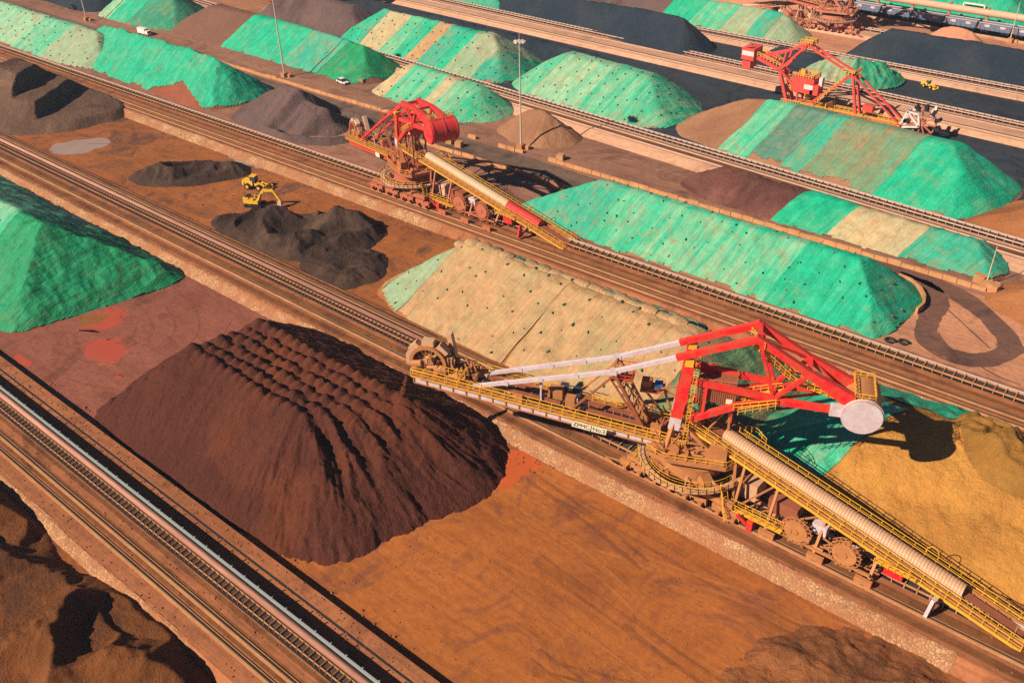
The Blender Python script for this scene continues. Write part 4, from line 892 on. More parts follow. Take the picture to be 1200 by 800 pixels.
    if wheel:
        m = mb(lb); n = 28; Rw = 2.8
        for k in range(n):
            a, b = 2 * math.pi * k / n, 2 * math.pi * (k + 1) / n
            pa, pb = [np.array((-42.3 + Rw * math.cos(t), 0, hz_ + Rw * math.sin(t))) for t in (a, b)]
            for w in (-1.1, .9): m.bar(pa + (0, w, 0), pb + (0, w, 0), .3, .55)
            m.bar(pa + (0, -1.1, 0), pa + (0, .9, 0), .3)
        bw = m.build('bucket_wheel', K['rust'], root)
        m = mb(lb)
        for k in range(8):
            m = mb(lb); a = 2 * math.pi * k / 8; d = np.array((math.cos(a), 0, math.sin(a))); c0 = np.array((-42.3, -.1, hz_)) + d * (Rw + .3)
            m.bar(c0 - d * .5, c0 + d * .7, 1.9, 1.2, (0, 1, 0)); m.bar(np.array((-42.3, -.1, hz_)), c0 - d * .4, .25); m.build('bucket', K['hood'], bw)
        m = mb(lb); m.tube((-42.3, -1.2, hz_), (-42.3, 1.2, hz_), .9, 16); m.build('hub', K['hood'], bw)
        m = mb(lb)
        for w in (-1.5,): m.ladder((-42.4, w, bz(-42.4) + 1.2), (-41.9, w, hz_ + 2.6), 1.0, (1, 0, 0), .45)
        m.box((-42.2, 1.5, hz_), (5.4, .3, 5.0)); m.bar((-44.5, -1.6, bz(-44) + 1.3), (-40, -1.6, bz(-40) + 1.3), .4, .5); m.build('wheel_frame', K['rust'], bw)
        m = mb(lb); m.bar((-38.7, 2.3, bz(-38.7) + 1.3), (-39.6, 2.3, bz(-38.7) + 7.4), 1.1, .8); m.build('chute_post', K['hood'], root)
    m = mb(lb); rr = np.random.default_rng(8)
    for _ in range(95):
        s = rr.uniform(-44, -34.5); w = rr.uniform(-1.9, 2.2); q = rr.uniform(.3, 1.3, 3); z = bz(s) + 1.4
        if rr.random() < .5: m.tube((s - q[0], w, z + q[2]), (s + q[0] * .6, w, z + q[2] + .3), q[1] * .4, 9)
        elif rr.random() < .5: m.box((s, w, z + q[2] / 2), q)
        else: m.bar((s, w, z), (s + rr.uniform(-1.5, 1.5), w, z + rr.uniform(1.5, 3.6)), .22)
    tag(m.build('wheel_drive', K['rust'], root), kind='stuff')
    m = mb(lb); m.ladder((-37.5, -2.4, bz(-37.5) + 1.3), (-36.2, -1.2, bz(-36.2) + 4.2), .8, (1, .3, 0)); m.rail([(-40, -1.9, bz(-40) + 2.6), (-36, -1.9, bz(-36) + 2.6)], 1.1, 1.2, .08); m.build('stair', K['yel'], root)
    # --- stay rods and A-frame
    bend, att = (-12.8, 20.2), (-34.8, bz(-34.8) + 1.5)
    if bd:                                    # rods run straight to the lowered boom
        a_, c_ = np.array(att) - (-1, 8), math.cos(R(bd)); s_ = math.sin(R(bd)); att = (a_[0] * c_ + a_[1] * s_ - 1, -a_[0] * s_ + a_[1] * c_ + 8)
        bend = (att[0] + (topj[0] - att[0]) * .54, att[1] + (topj[1] - att[1]) * .56)
    redm = (bend[0] + (topj[0] - bend[0]) * .45, bend[1] + (topj[1] - bend[1]) * .45)
    for w in (-2.0, 2.0):
        a0 = (att[0] + (1.6 if w > 0 else 0), att[1])
        m = mb(lf); m.bar((a0[0], w, a0[1]), (bend[0], w, bend[1]), .55); m.bar((bend[0], w, bend[1]), (redm[0], w, redm[1]), .6); m.box((bend[0], w, bend[1]), (1.1, .8, .9))
        for q in (.25, .5, .75): m.box((a0[0] + (bend[0] - a0[0]) * q, w, a0[1] + (bend[1] - a0[1]) * q), (.7, .75, .7), 0, 0)
        rod = m.build('stay_rod', K['lilac'] if white_rods else K['red'], root)
        m = mb(lf); m.bar((redm[0], w, redm[1]), (topj[0], w, topj[1]), .75, .9); m.build('stay_rod_head', K['red'], rod)
        m = mb(lf); m.bar((-7.2, w, 9.4), (bend[0], w, bend[1]), .42); m.bar((-8.6, w * .9, 11.2), (-13.4, w * .9, 19.0), .22); m.bar((-19.5, w, bz(-19.5) + 1.4), (bend[0] - .3, w, bend[1] - 1.2), .3)
        for q in np.linspace(.1, .9, 6): m.bar((-7.2 - 5.6 * q, w, 9.4 + 10.8 * q), (-8.6 - 4.8 * min(1, q + .08), w * .9, 11.2 + 7.8 * min(1, q + .08)), .16)
        m.build('frame_leg', K['rust'] if w > 0 else K['beltred'], root)
    m = mb(lf)
    for q in np.linspace(0.1, 1, 7):
        m.bar((-7.2 - 5.6 * q, -2, 9.4 + 10.8 * q), (-7.2 - 5.6 * q, 2, 9.4 + 10.8 * q), .2)
        if q < .95: m.bar((-7.2 - 5.6 * q, -2, 9.4 + 10.8 * q), (-7.2 - 5.6 * (q + .15), 2, 9.4 + 10.8 * (q + .15)), .14)
    m.box((-11.5, 0, 18.4), (3.2, 3.6, .2)); m.build('frame_bracing', K['rust'], root)
    m = mb(lf); m.rail([(-13.1, -1.9, 18.5), (-10, -1.9, 18.5), (-10, 1.9, 18.5), (-13.1, 1.9, 18.5)], 1.1, 1.2, .09); m.build('frame_handrail', K['red'], root)
    m = mb(up); m.bar((-8.8, 2.6, 14.8), (-4.0, 2.9, 8.2), .3); m.bar((-5.8, 3.6, 14.8), (-3.6, 3.3, 8.2), .3); m.bar((-5.6, 2.6, 14.8), (-3.0, 2.4, 13.6), .3); m.bar((-8.9, 1.5, 14.9), (-3.1, 2.2, 16.2), .25); m.rail([(-9, 1.4, 15), (-9, 3.8, 15), (-5.6, 3.8, 15)], 1.0, 1.0, .08); m.box((-7.3, 2.6, 14.9), (3.6, 2.6, .3)); m.box((-8.2, 2.6, 15.7), (1.6, 1.4, 1.4)); m.build('motor_platform', K['rust'], root)
    m = mb(up); m.box((-6.4, 2.4, 15.7), (1.2, 1.1, 1.2)); m.build('motor', M['motor'], root)
    # --- counterweight arm
    cx, cz, hw, rad = 22.3, 18.9, 3.3, 2.75
    for w in (-2.0, 2.0):
        m = mb(lf); m.bar((topj[0] - .6, w, topj[1] + .2), (mid[0], w, mid[1]), .9, 1.0); m.bar((mid[0], w, mid[1]), (20.6, w, 20.6), .95, 1.1, w2=1.0, h2=2.2)
        m.bar((topj[0], w, topj[1]), (10.2, w, 19.2), .45); m.bar((mid[0], w, mid[1]), (10.2, w, 19.2), .55); m.build('upper_arm', K['red'], root)
        m = mb(lf); m.bar((-1.7, w * 1.05, min(20.6, mz - 1.2)), (10.2, w, 19.2), .75, .9); m.bar((-1.1, w * 1.2, 13.8), (5.2, w * 1.1, 17.2), .8, .95); m.bar((5.2, w * 1.1, 17.2), (10.2, w, 18.6), .7, .9)
        m.bar((10.2, w, 18.9), (18.6, w * 1.1, 18.9), .8, .9); m.bar((.6, w * 1.15, 14.8), (.8, w * 1.1, 20.0), .45); m.bar((4.8, w, 17.4), (4.8, w, 14), .25); m.build('lower_arm', K['red'], root)
        m = mb(lf); m.box((18.9, w * 1.25, 19.1), (1.9, .5, 2.0)); m.build('drum_bracket', K['lilac'], root)
    m = mb(lf)
    for s, z in ((topj[0], topj[1]), (10.2, 19.2), mid): m.bar((s, -2.1, z), (s, 2.1, z), .6)
    m.bar((topj[0], -2, topj[1]), (mid[0], 2, mid[1]), .3); m.bar((10.2, -2, 19.2), (18.6, 2, 18.9), .3); m.bar((mid[0], 2, mid[1]), (20, -2, 21), .3)
    m.build('arm_bracing', K['red'], root)
    m = mb(lf)                                 # stairs climbing inside the arm
    for a, b in (((topj[0] - .6, topj[1] - 1.9), (12.8, 21.6)), ((12.8, 21.6), (19.2, 19.8)), ((5.4, 17.2), (11.5, 19.3))):
        for w in (-1.3, .6): m.rail([(a[0], w, a[1]), (b[0], w, b[1])], 1.1, 1.0, .1)
        m.bar((a[0], -.3, a[1]), (b[0], -.3, b[1]), 1.7, .1)
    m.rail([(4.9, -2.9, 16.8), (10.6, -2.9, 18.6)], 1.1, 1.1, .1); m.rail([(5.6, -3.8, 16.8), (10.6, -3.6, 18.6)], 1.1, 1.1, .1); m.rail([(topj[0] - 1.6, 2.6, topj[1] - 1.7), (topj[0] + .8, -2.6, topj[1] - 1.3)], 1.1, 1.1, .1)
    m.build('arm_stair', K['yel'], root)
    m = mb(lf); m.tube((cx, -hw, cz), (cx, hw, cz), rad, 40); dr = m.build('counterweight_drum', K['red'] if drum == 'red' else K['rust'], root, False)
    m = mb(lf)
    for w in (-hw + .35, 0, hw - .35) if drum == 'red' else (-hw + .3,): m.tube((cx, w - .16, cz), (cx, w + .16, cz), rad + .12, 40)
    m.build('drum_band', K['red'] if drum == 'red' else K['lilac'], dr)
    m = mb(lf); m.tube((cx, -hw - .12, cz), (cx, -hw, cz), rad - .05, 40); m.build('drum_cap', K['red'] if drum == 'red' else K['lilac'], dr)
    m = mb(lf); m.rail([(cx - 1.4, -hw + .6, cz + rad - .2), (cx + 1.3, -hw + .6, cz + rad - .2), (cx + 1.3, hw - .5, cz + rad - .2), (cx - 1.4, hw - .5, cz + rad - .2), (cx - 1.4, -hw + .6, cz + rad - .2)], 1.0, .9, .09); m.build('drum_handrail', K['yel'], dr)
    # --- machine house
    m = mb(up); m.box((2.3, .3, 18.5), (5.6, 4.4, 2.9))
    for x in np.arange(-.4, 5.1, .3): m.box((x, -1.93, 18.5), (.12, .1, 2.8))
    hs = m.build('machine_house', K['beltred'] if drum != 'red' else K['red'], root)
    m = mb(up); m.rail([(-.4, -1.9, 20), (5.0, -1.9, 20), (5.0, 2.4, 20), (-.4, 2.4, 20), (-.4, -1.9, 20)], 1.0, 1.0, .08); m.build('roof_handrail', K['rust'], hs)
    m = mb(up); m.box((4.2, -1.98, 17.6), (.9, .08, .8)); m.build('notice', M['board'], hs)
    m = mb(up); m.bar((0, -1.5, 8), (.4, -1.5, 17.1), .35); m.bar((4.6, -1.5, 8), (4.6, -1.5, 17.1), .35); m.bar((0, 2, 8), (.4, 2, 17.1), .35); m.bar((4.6, 2, 8), (4.6, 2, 17.1), .35); m.bar((0, -1.5, 9), (4.6, -1.5, 16.5), .2); m.build('house_support', K['rust'], root)
    # --- tripper: the belt climbing from the yard conveyor into the machine, under a ribbed hood
    tz = lambda x: 10.6 - .232 * (x - 4.5)
    X0, X1, ty = 2.0, 51.0, .6
    m = mb(lo)
    for w in (-1.5, 1.5): m.bar((X0, ty + w, tz(X0)), (X1, ty + w, tz(X1)), .25, .6)
    for x in np.arange(X0, X1, 1.6): m.bar((x, ty - 1.5, tz(x)), (x, ty + 1.5, tz(x)), .2, .3)
    m.build('tripper_frame', K['rust'], root)
    m = mb(lo); m.bar((X0, ty, tz(X0) + .35), (X1, ty, tz(X1) + .35), 1.3, .1); m.build('tripper_belt', K['beltred'], root)
    xs1 = 41.0; xr = xs1 - red_hood * (xs1 - 4.6)
    def hood(a, b, mat):
        n = int((b - a) / .42) * 2; xs = np.linspace(a, b, n); m = mb(lo); an = np.linspace(-.15, math.pi + .15, 11)
        v = [(x, ty + (1.22 + .06 * (i % 2)) * math.cos(t), tz(x) + .45 + (1.12 + .06 * (i % 2)) * math.sin(t)) for i, x in enumerate(xs) for t in an]
        m.add(v, [(i * 11 + j, (i + 1) * 11 + j, (i + 1) * 11 + j + 1, i * 11 + j + 1) for i in range(n - 1) for j in range(10)] + [tuple(range(11)), tuple((n - 1) * 11 + j for j in range(11))[::-1]])
        m.build('belt_hood', mat, root)
    hood(4.6, xr, K['hood'])
    if red_hood: hood(xr + .05, xs1, K['red'])
    for sg in (-1, 1):
        y = ty + sg * 2.15; x0 = -2.5 if sg < 0 else 5.5
        z_ = lambda x: tz(x) - (.15 if sg > 0 else .1)
        m = mb(lo); m.bar((x0, y, z_(x0)), (X1 - 1.5, y, z_(X1 - 1.5)), .9, .1); wk = m.build('tripper_walkway', K['rust'], root)
        m = mb(lo)
        for yy in (y + .45, y - .45): m.rail([(x0, yy, z_(x0)), (X1 - 1.5, yy, z_(X1 - 1.5))], 1.1, 1.7, .09)
        m.bar((x0, y + sg * .52, z_(x0) - .1), (X1 - 1.5, y + sg * .52, z_(X1 - 1.5) - .1), .12, .4); m.build('handrail', K['yel'], wk)
    m = mb(lo)
    a = [(35.5 + .9 * math.cos(t), ty + 3.2, tz(35.5) + .2 + 1.3 * abs(math.sin(t))) for t in np.linspace(0, math.pi, 7)]
    m.path(a, .1); m.build('hatch_hoop', K['yel'], root); m = mb(lo); m.rail([(6, 4.2, tz(6)), (7.6, 5.0, tz(6) - .5), (9.4, 4.4, tz(9.4) - .3), (9.8, 3.2, tz(9.8))], 1.1, .9, .09); m.build('landing_handrail', K['yel'], root); m = mb(lo); m.bar((30, -2.8, 4.2), (35.5, -2.2, tz(35.5)), .5, .2); m.rail([(30, -3.2, 4.0), (35.5, -2.6, tz(35.5))], 1.0, 1.0, .09); m.build('tripper_stair', K['yel'], root)
    m = mb(lo)                                  # supports
    for x, sp in ((7.2, 3.2), (9.0, 3.2), (14.5, 3.6), (22, 3.6), (30, 3.2)):
        for w in (-1, 1): m.bar((x, ty + w * 1.4, tz(x) - .2), (x + (1.6 if x < 8 else 0), w * sp, .9), .38)
        m.bar((x, ty - 1.6, tz(x) * .5 + .4), (x, ty + 1.6, tz(x) * .5 + .4), .28)
    for x, x2 in ((9.0, 14.5), (14.5, 22), (22, 30)):
        for w in (-1, 1): m.bar((x, w * 2.6, 1.4), (x2, ty + w * 1.5, tz(x2) - .3), .22); m.bar((x, w * 3.4, 1.6), (x2, w * 3.4, 1.6), .35, .4)
    m.build('tripper_support', K['rust'], root)
    m = mb(lo)
    for x in (8.0, 15, 22.5, 29.5):
        for w in rails: m = mb(lo); m.box((x, w, .9), (2.4, .6, .8)); m.tube((x - .7, w - .2, .45), (x - .7, w + .2, .45), .45, 10); m.tube((x + .7, w - .2, .45), (x + .7, w + .2, .45), .45, 10); m.build('trailing_bogie', K['rust'], root)
    for i, x in enumerate((19.0, 26.2)): reel(root, x, -3.4, 3.5, 1.75, K, lo)
    mb(lo).box((15.6, .2, 3.6), (4.5, 2.6, 2.2)).build('switch_house', K['beltred'], root); mb(lo).box((32.4, -.9, 2.4), (2.6, 1.2, 2.2)).build('switch_house', K['red'], root)
    m = mb(lo); m.box((21.6, -1.4, 4.0), (2.2, 1.3, 1.6)); m.build('control_box', K['lilac'], root)
    m = mb(lo); m.box((9.4, 1.2, 3.4), (3.4, 3.2, 3.0)); m.build('transfer_chute', K['hood'], root)
    m = mb(lo)
    for w in (-1, 1): m.bar((38.6, ty + w * 1.5, tz(38.6)), (38.4, w * 4.0, .6), .4)
    m.bar((38.5, -3.6, 1.4), (38.5, 3.6, 1.4), .3); m.build('tail_leg', K['rust'], root)
    m = mb(lo); m.bar((38.2, -4.25, .5), (38.5, -3.9, 3.6), .95, .45, (1, 0, 0)); m.build('tail_plate', K['lilac'] if not red_hood else K['red'], root)
    m = mb(lo)
    for x in np.arange(10, 30, 2.1): m.bar((x, -1.9, 1.2 + .7 * ((x * 7) % 1)), (x + 1.6, -1.9 + ((x * 3) % 1), 2.8), .16); m.bar((x, -2.6, 1.9), (x + 2.1, -2.6, 1.9), .14)
    rr = np.random.default_rng(12)
    for _ in range(70):
        x, y = rr.uniform(-9, 30), rr.uniform(-4.2, 3.2); z = rr.uniform(1.2, 3.6) if x > 9 else rr.uniform(2.6, 5.6); k = rr.random()
        if abs(x) < 4 and k < .7: continue
        if k < .4: m.bar((x, y, z), (x + rr.uniform(-2.5, 2.5), y + rr.uniform(-.6, .6), z + rr.uniform(-1.2, 1.6)), rr.uniform(.1, .24))
        elif k < .75: m.box((x, y, z), rr.uniform(.3, 1.2, 3))
        else: m.tube((x, y, z), (x + rr.uniform(.6, 2), y, z), rr.uniform(.15, .4), 8)
    tag(m.build('pipework', K['rust'], root), kind='stuff')
    m = mb(lo); m.rail([(8.5, -3.2, 2.2), (18, -3.0, 2.2)], 1.1, 1.2, .08); m.rail([(8.5, -4.2, 2.2), (16, -4.2, 2.2)], 1.1, 1.2, .08); m.bar((8.5, -3.7, 2.1), (17, -3.7, 2.1), 1.0, .12); m.build('lower_walkway', K['yel'], root)
    # --- name boards
    if sign:
        s0 = -18.6
        for k, (tx, wd) in enumerate(sign):
            mid = s0 + wd / 2; s0 += wd + .15
            m = mb(lb); m.bar((mid - wd / 2, -3.32, bz(mid - wd / 2) + .45), (mid + wd / 2, -3.32, bz(mid + wd / 2) + .45), .1, 1.1); bd = m.build('name_board', M['board'], root)
            if tx:
                me = lettering(tx, 1.0); n = len(me.vertices); co = np.zeros(n * 3); me.vertices.foreach_get('co', co); co = co.reshape(-1, 3)
                sl = -.144; v = np.stack([mid + co[:, 0] * .98, np.full(n, -3.39) - co[:, 2], bz(mid) + .45 + co[:, 1] + sl * co[:, 0]], 1)
                me.vertices.foreach_set('co', lb(v).ravel()); me.update(); link('lettering', me, M['letter'], bd)
    if stream:
        m = MB(); p0 = np.array(stream[0]); p1 = np.array(stream[1]); rr = np.random.default_rng(2)
        for i in range(14):
            a = p0 + (p1 - p0) * i / 14; b = p0 + (p1 - p0) * (i + 1) / 14; m.tube(a + rr.normal(0, .06, 3), b + rr.normal(0, .06, 3), .30 + .03 * i, 8, .33 + .03 * i)
        tag(m.build('ore_stream', M['ore_brown'], smooth=True), 'brown ore pouring from the wheel end of the boom onto the rippled pile', 'ore stream')
    return root

tipx = at(483, 440, 15)
stacker('dusty orange stacker with red arms, white stay rods and a pale drum, nearest in view', (-51.5, 102.2), 1.5, 25, 0, K1, sign=(('ZPMC', 2.9), ('No.2', 2.3)),
        stream=((-92.6, 81.6, 15.0), (-92.4, 80.1, 12.0)))
stacker('all red stacker with a big red drum in the mid distance behind the excavator', (-164.0, YC(-164)), 1.5, -22, -11, K2, red_hood=.27, drum='red', white_rods=False, bd=-8, topj=(5.2, 23.4), mid=(13.0, 22.8), mz=20.6, sign=((None, 3.0),), rails=(-5.6, 3.2))
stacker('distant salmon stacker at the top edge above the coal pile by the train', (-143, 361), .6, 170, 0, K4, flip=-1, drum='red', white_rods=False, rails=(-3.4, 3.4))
stacker('red stacker cut off by the top edge of the picture beyond the puddle', (-350, 266), .6, 160, 0, K2, flip=-1, drum='red', white_rods=False, rails=(-4.4, 4.4))
# ---------------------------------------------------------------- bucket wheel reclaimer on the coal yard
def reclaimer():
    YP = 271.0; K = K3
    def pt(px, py, w=0.0):                    # a joint of the frame, measured in the plane of the machine
        d = CM.T @ np.array([(px - 600) / FPX, (py - 400) / FPX, 1.0]); t = YP / d[1]
        return np.array((d[0] * t + 115, w, HC + d[2] * t))
    root = tag(empty('bucket_wheel_reclaimer', (-115, YP, 0)), 'red bucket wheel reclaimer with yellow walkways behind the large striped pile', 'reclaimer', 'rail mounted yard machines')
    N1, N2, C0, F1, F2 = pt(948, 52), pt(917, 80), pt(891, 66), pt(926, 121), pt(945, 124)
    AP, BL, BR, WH = pt(1002, 87), pt(936, 126), pt(1060, 152), pt(1081, 144)
    W = np.array((0, 1., 0)); base = np.array((4., 0, 0))
    m = MB(); m.box((2, 0, 1.0), (12, 9, 1.4)); m.tube((2, 0, 1.6), (2, 0, 3.0), 3.5, 20); m.build('portal', K['rust'], root)
    m = MB()
    for w in (-4.2, 4.2):
        for x in (-3, 1, 5, 8): m.box((x, w, .5), (2.2, .7, .8))
    m.build('bogie', K['rust'], root)
    for s in (-1, 1):
        w = W * 1.9 * s
        m = MB(); m.bar(N2 + w, F1 + w, .9); m.bar(N2 + w, N1 + w * .6, .7); m.bar(F1 + w, (F1[0] - .5, w[1], 2.5), .9); m.bar(pt(938, 100) + w, F1 + w + (3, 0, -.5), .5); m.bar(N2 + w, pt(938, 103) + w, .5); m.build('mast', K['red'], root)
        m = MB(); m.bar(N1 + w * .6, pt(921, 60) + w * .8, .5); m.bar(pt(921, 60) + w * .8, C0 + w, .6); m.bar(C0 + w, N2 + w, .9); m.bar(pt(925, 60) + w, N2 + w + (.5, 0, .5), .5); m.bar(pt(905, 72) + w, pt(918, 60) + w, .3); m.build('rear_arm', K['red'], root)
        m = MB(); m.bar(N1 + w * .6, AP + w * .8, .55); m.bar(AP + w * .8, BR + w * .9 + (-.6, 0, 1.2), .5); m.build('front_stay', K['red'], root)
        m = MB(); m.bar(BL + w + (2, 0, .6), pt(994, 91) + w, .8); m.bar(pt(994, 91) + w, AP + w * .8, .7); m.bar(AP + w * .8, pt(1005, 132) + w * .8, .7); m.build('front_mast', K['red'], root)
        m = MB(); m.bar(BL + w * .9, BR + w * .9, .4, 1.7); m.build('boom_girder', K['red'], root)
    m = MB()
    for k in range(16):
        a = BL + (BR - BL) * k / 16; b = BL + (BR - BL) * (k + 1) / 16
        m.bar(a - W * 1.7, a + W * 1.7, .3); m.bar(a - W * 1.7, b + W * 1.7, .2)
    for q in (N1, N2, AP): m.bar(q - W * 1.7, q + W * 1.7, .5)
    m.build('cross_bracing', K['red'], root)
    m = MB()
    for w in (-2.4, -1.4, 1.4, 2.4): m.rail([BL + W * w + (1.5, 0, .9), BR + W * w + (-1, 0, .9)], 1.3, 1.5, .16)
    m.bar(BL + W * 1.9 + (1.5, 0, .9), BR + W * 1.9 + (-1, 0, .9), 1.0, .1); m.bar(BL - W * 1.9 + (1.5, 0, .9), BR - W * 1.9 + (-1, 0, .9), 1.0, .1)
    for q in (pt(970, 128), pt(946, 116), pt(1012, 140)): m.rail([q - W * 2.2, q + W * 2.2 + (1, 0, 0)], 2.2, .8, .25)
    m.build('boom_walkway', K['yel'], root)
    m = MB()
    m.rail([N1 + (-2, -1.5, .2), N1 + (2, -1.5, .2), N1 + (2, 1.5, .2), N1 + (-2, 1.5, .2)], 1.3, .8, .2)
    m.rail([C0 + (0, -2, .6), N2 + (0, -2, .8)], 1.2, 1.2, .2); m.rail([C0 + (0, 2, .6), N2 + (0, 2, .8)], 1.2, 1.2, .2)
    m.rail([pt(962, 118) - W * 2.3, pt(994, 91) - W * 2.3 + (0, 0, .3)], 1.2, 1.2, .2); m.rail([AP + (-3, -2.2, .3), AP + (1, -2.2, .3), AP + (1, 2.2, .3)], 1.2, .9, .25)
    m.ladder(pt(919, 82), pt(930, 103), 1.2, (.6, .6, 0)); m.ladder(pt(921, 108), pt(928, 121), 1.4, (.6, .6, 0)); m.rail([F1 + (-2, -2.4, .3), F2 + (3, -2.4, .2)], 1.4, .8, .25); m.rail([pt(917, 108), pt(926, 105)], 1.5, .8, .3)
    m.build('mast_walkway', K['yel'], root)
    c = pt(881, 64)
    m = MB(); m.box(c + (0, 0, .7), (4.2, 5.6, 3.6)); m.box(c + (-.4, 0, -2.4), (2.8, 4.6, 2.8)); m.bar(c + (-2.1, -2.2, 2.2), c + (.8, -2.2, 3.6), .5); cw = m.build('counterweight', K['red'], root)
    MB().box(c + (.1, -2.84, 1.0), (4.0, .1, 1.4)).build('counterweight_board', K['lilac'], cw)
    h = pt(944, 98)
    m = MB(); m.box(h, (7.0, 4.4, 4.6)); m.box(h + (3.8, -.4, -.8), (2.6, 3.6, 3.0)); hs = m.build('machine_house', K['red'], root)
    MB().box(h + (2.0, -2.26, -.2), (2.8, .1, 1.4)).build('window', K['lilac'], hs); MB().box(h + (5.1, -.4, 1.6), (1.0, 1.6, 2.6)).build('exhaust_hood', K['lilac'], hs)
    m = MB(); m.rail([h + (-3.4, -2.2, 2.3), h + (3.4, -2.2, 2.3), h + (3.4, 2.2, 2.3), h + (-3.4, 2.2, 2.3)], 1.2, .9, .2); m.box(h + (-1, 0, 3.2), (1.4, 1.4, 1.8)); m.build('roof_handrail', K['yel'], hs)
    MB().box(pt(1018, 127), (3.0, 2.0, 1.8)).build('driver_cabin', K['red'], root)
    MB().bar(pt(993, 135) - W * 2.0 + (-1.6, 0, -.05), pt(1000, 136.5) - W * 2.0 + (1.6, 0, -.05), .1, 1.0).build('name_board', M['board'], root)
    m = MB(); q0 = pt(1055, 147); q1 = pt(1066, 129); q2 = pt(1079, 133); q3 = pt(1079, 147)
    for w in (-1.5, 1.5):
        for a, b in ((q0, q1), (q1, q2), (q2, q3), (q0, q3), (q1, q3)): m.bar(a + W * w, b + W * w, .5)
    m.bar(pt(1096, 128), pt(1092, 136), 1.0); m.bar(pt(1098, 124), pt(1095, 134), .6); m.build('wheel_frame', K['lilac'], root)
    m = MB(); n = 11; Rw = 4.0
    for k in range(n):
        a, b = 2 * math.pi * k / n, 2 * math.pi * (k + 1) / n
        da, db = np.array((math.cos(a), 0, math.sin(a))), np.array((math.cos(b), 0, math.sin(b)))
        m.bar(WH - W * .8, WH + da * Rw - W * .8, .5, .3); m.bar(WH + da * Rw * .95, WH + db * Rw * .95, .4)
    m.tube(WH - W * 1.1, WH + W * 1.1, .8, 14); bw = m.build('bucket_wheel', K['rust'], root)
    m = MB()
    for k in range(n):
        m = MB(); a = 2 * math.pi * (k + .5) / n; d = np.array((math.cos(a), 0, math.sin(a))); m.bar(WH + d * (Rw - .4), WH + d * (Rw + 1.2) + (-d[2] * .6, 0, d[0] * .6), 1.6, .9); m.build('bucket', M['rubber'], bw)
reclaimer()

# ---------------------------------------------------------------- sandbags and pegs holding the nets
def blob(name, size, mat):
    m = MB(); n = 8; rings = [(-.5, .35), (-.32, .85), (0, 1.), (.32, .85), (.5, .35)]
    m.add([(a * size[0], b * size[1] * .5 * math.cos(t), size[2] * (.42 + .5 * b * math.sin(t))) for a, b in rings for t in np.arange(n) * 2 * math.pi / n],
          [(i * n + j, i * n + (j + 1) % n, (i + 1) * n + (j + 1) % n, (i + 1) * n + j) for i in range(4) for j in range(n)] + [tuple(range(n)), tuple(range(4 * n, 5 * n))[::-1]])
    return m.build(name, mat, smooth=True)
M['bag_green'] = NT('dark_green_sack').done((.03, .14, .07), .8)
M['bag_black'] = NT('dark_sack').done((.05, .08, .05), .8)
M['bag_red'] = NT('rusty_sack').done((.30, .10, .06), .8)
def inframe(p):
    c = CM @ (np.array(p) - (0, 0, HC)); x, y = 600 + FPX * c[0] / c[2], 400 + FPX * c[1] / c[2]
    return -5 < x < 1205 and -5 < y < 805
SPOTS = [s for s in SPOTS if inframe(s[:3])]
SPOTS.sort(key=lambda s: s[0] ** 2 + s[1] ** 2 + (HC - s[2]) ** 2)
protos = {}
GRP = {0: ('small green sack weighing down the beige and mossy nets behind the nearest stacker', 'sacks on the beige pile nets'), 1: ('small dark sack weighing down the faded nets', 'sacks on the faded nets'), 2: ('small dark sack weighing down the long sharp-edged green pile', 'sacks on the long green pile nets'), 3: ('small rusty sack among the dark ones on the long sharp-edged green pile', 'rusty sacks on the long green pile nets')}
rest = MB()
for i, (x, y, z, k) in enumerate(SPOTS):
    k2 = 3 if (k == 2 and RNG.random() < .3) else k
    if i < 290:
        if k2 not in protos:
            o = protos[k2] = blob('sandbag', (.8, .38, .34), M[('bag_green', 'bag_black', 'bag_black', 'bag_red')[k2]])
        else:
            o = protos[k2].copy(); COL.objects.link(o)
        tag(o, GRP[k2][0], 'sandbag', GRP[k2][1])
        o.location = (x, y, z); o.rotation_euler = (.55, RNG.uniform(-.2, .2), RNG.uniform(1.1, 2.2)); s = RNG.uniform(.6, 1.25); o.scale = (s, s, s)
    else:
        rest.box((x, y, z + .08), (.3, .62, .3), RNG.uniform(-.5, .5))
if rest.n: tag(rest.build('sandbags', M['bag_black']), 'scattered dark sacks on the more distant nets', 'sandbags', kind='stuff')

# ---------------------------------------------------------------- road furniture
def block():
    m = MB(); m.add([(-1.45, -.35, 0), (1.45, -.35, 0), (1.45, .35, 0), (-1.45, .35, 0), (-1.45, -.22, .95), (1.45, -.22, .95), (1.45, .22, .95), (-1.45, .22, .95)], [(0, 3, 2, 1), (4, 5, 6, 7), (0, 1, 5, 4), (1, 2, 6, 5), (2, 3, 7, 6), (3, 0, 4, 7)])
    return m.build('concrete_block', M['conc'])
b0 = None
def put_block(x, y, a, lab, grp, s=1.):
    global b0
    if b0 is None: o = b0 = block()
    else: o = b0.copy(); COL.objects.link(o)
    o.location = (x, y, 0); o.rotation_euler = (0, 0, a); o.scale = (1, 1, s); tag(o, lab, 'barrier', grp)
far_l, far_g = 'dusty orange barrier block in the row along the far side of the road', 'barrier blocks along the far side of the road'
for x in np.arange(-318, -33, 3.0):
    if -190 < x < -150 and RNG.random() < .5: continue
    put_block(x, 193.2 + .25 * vnoise(np.array([x * .1]), np.array([2.2]))[0], RNG.normal(0, .02), far_l, far_g, RNG.uniform(.9, 1.25))
near_l, near_g = 'dusty orange barrier block in the row between the road and the mid-distance stacker', 'barrier blocks along the near side of the road'
for x in np.arange(-190, -128, 3.0): put_block(x, 181.6 + .3 * vnoise(np.array([x * .1]), np.array([7.2]))[0], RNG.normal(0, .03), near_l, near_g)
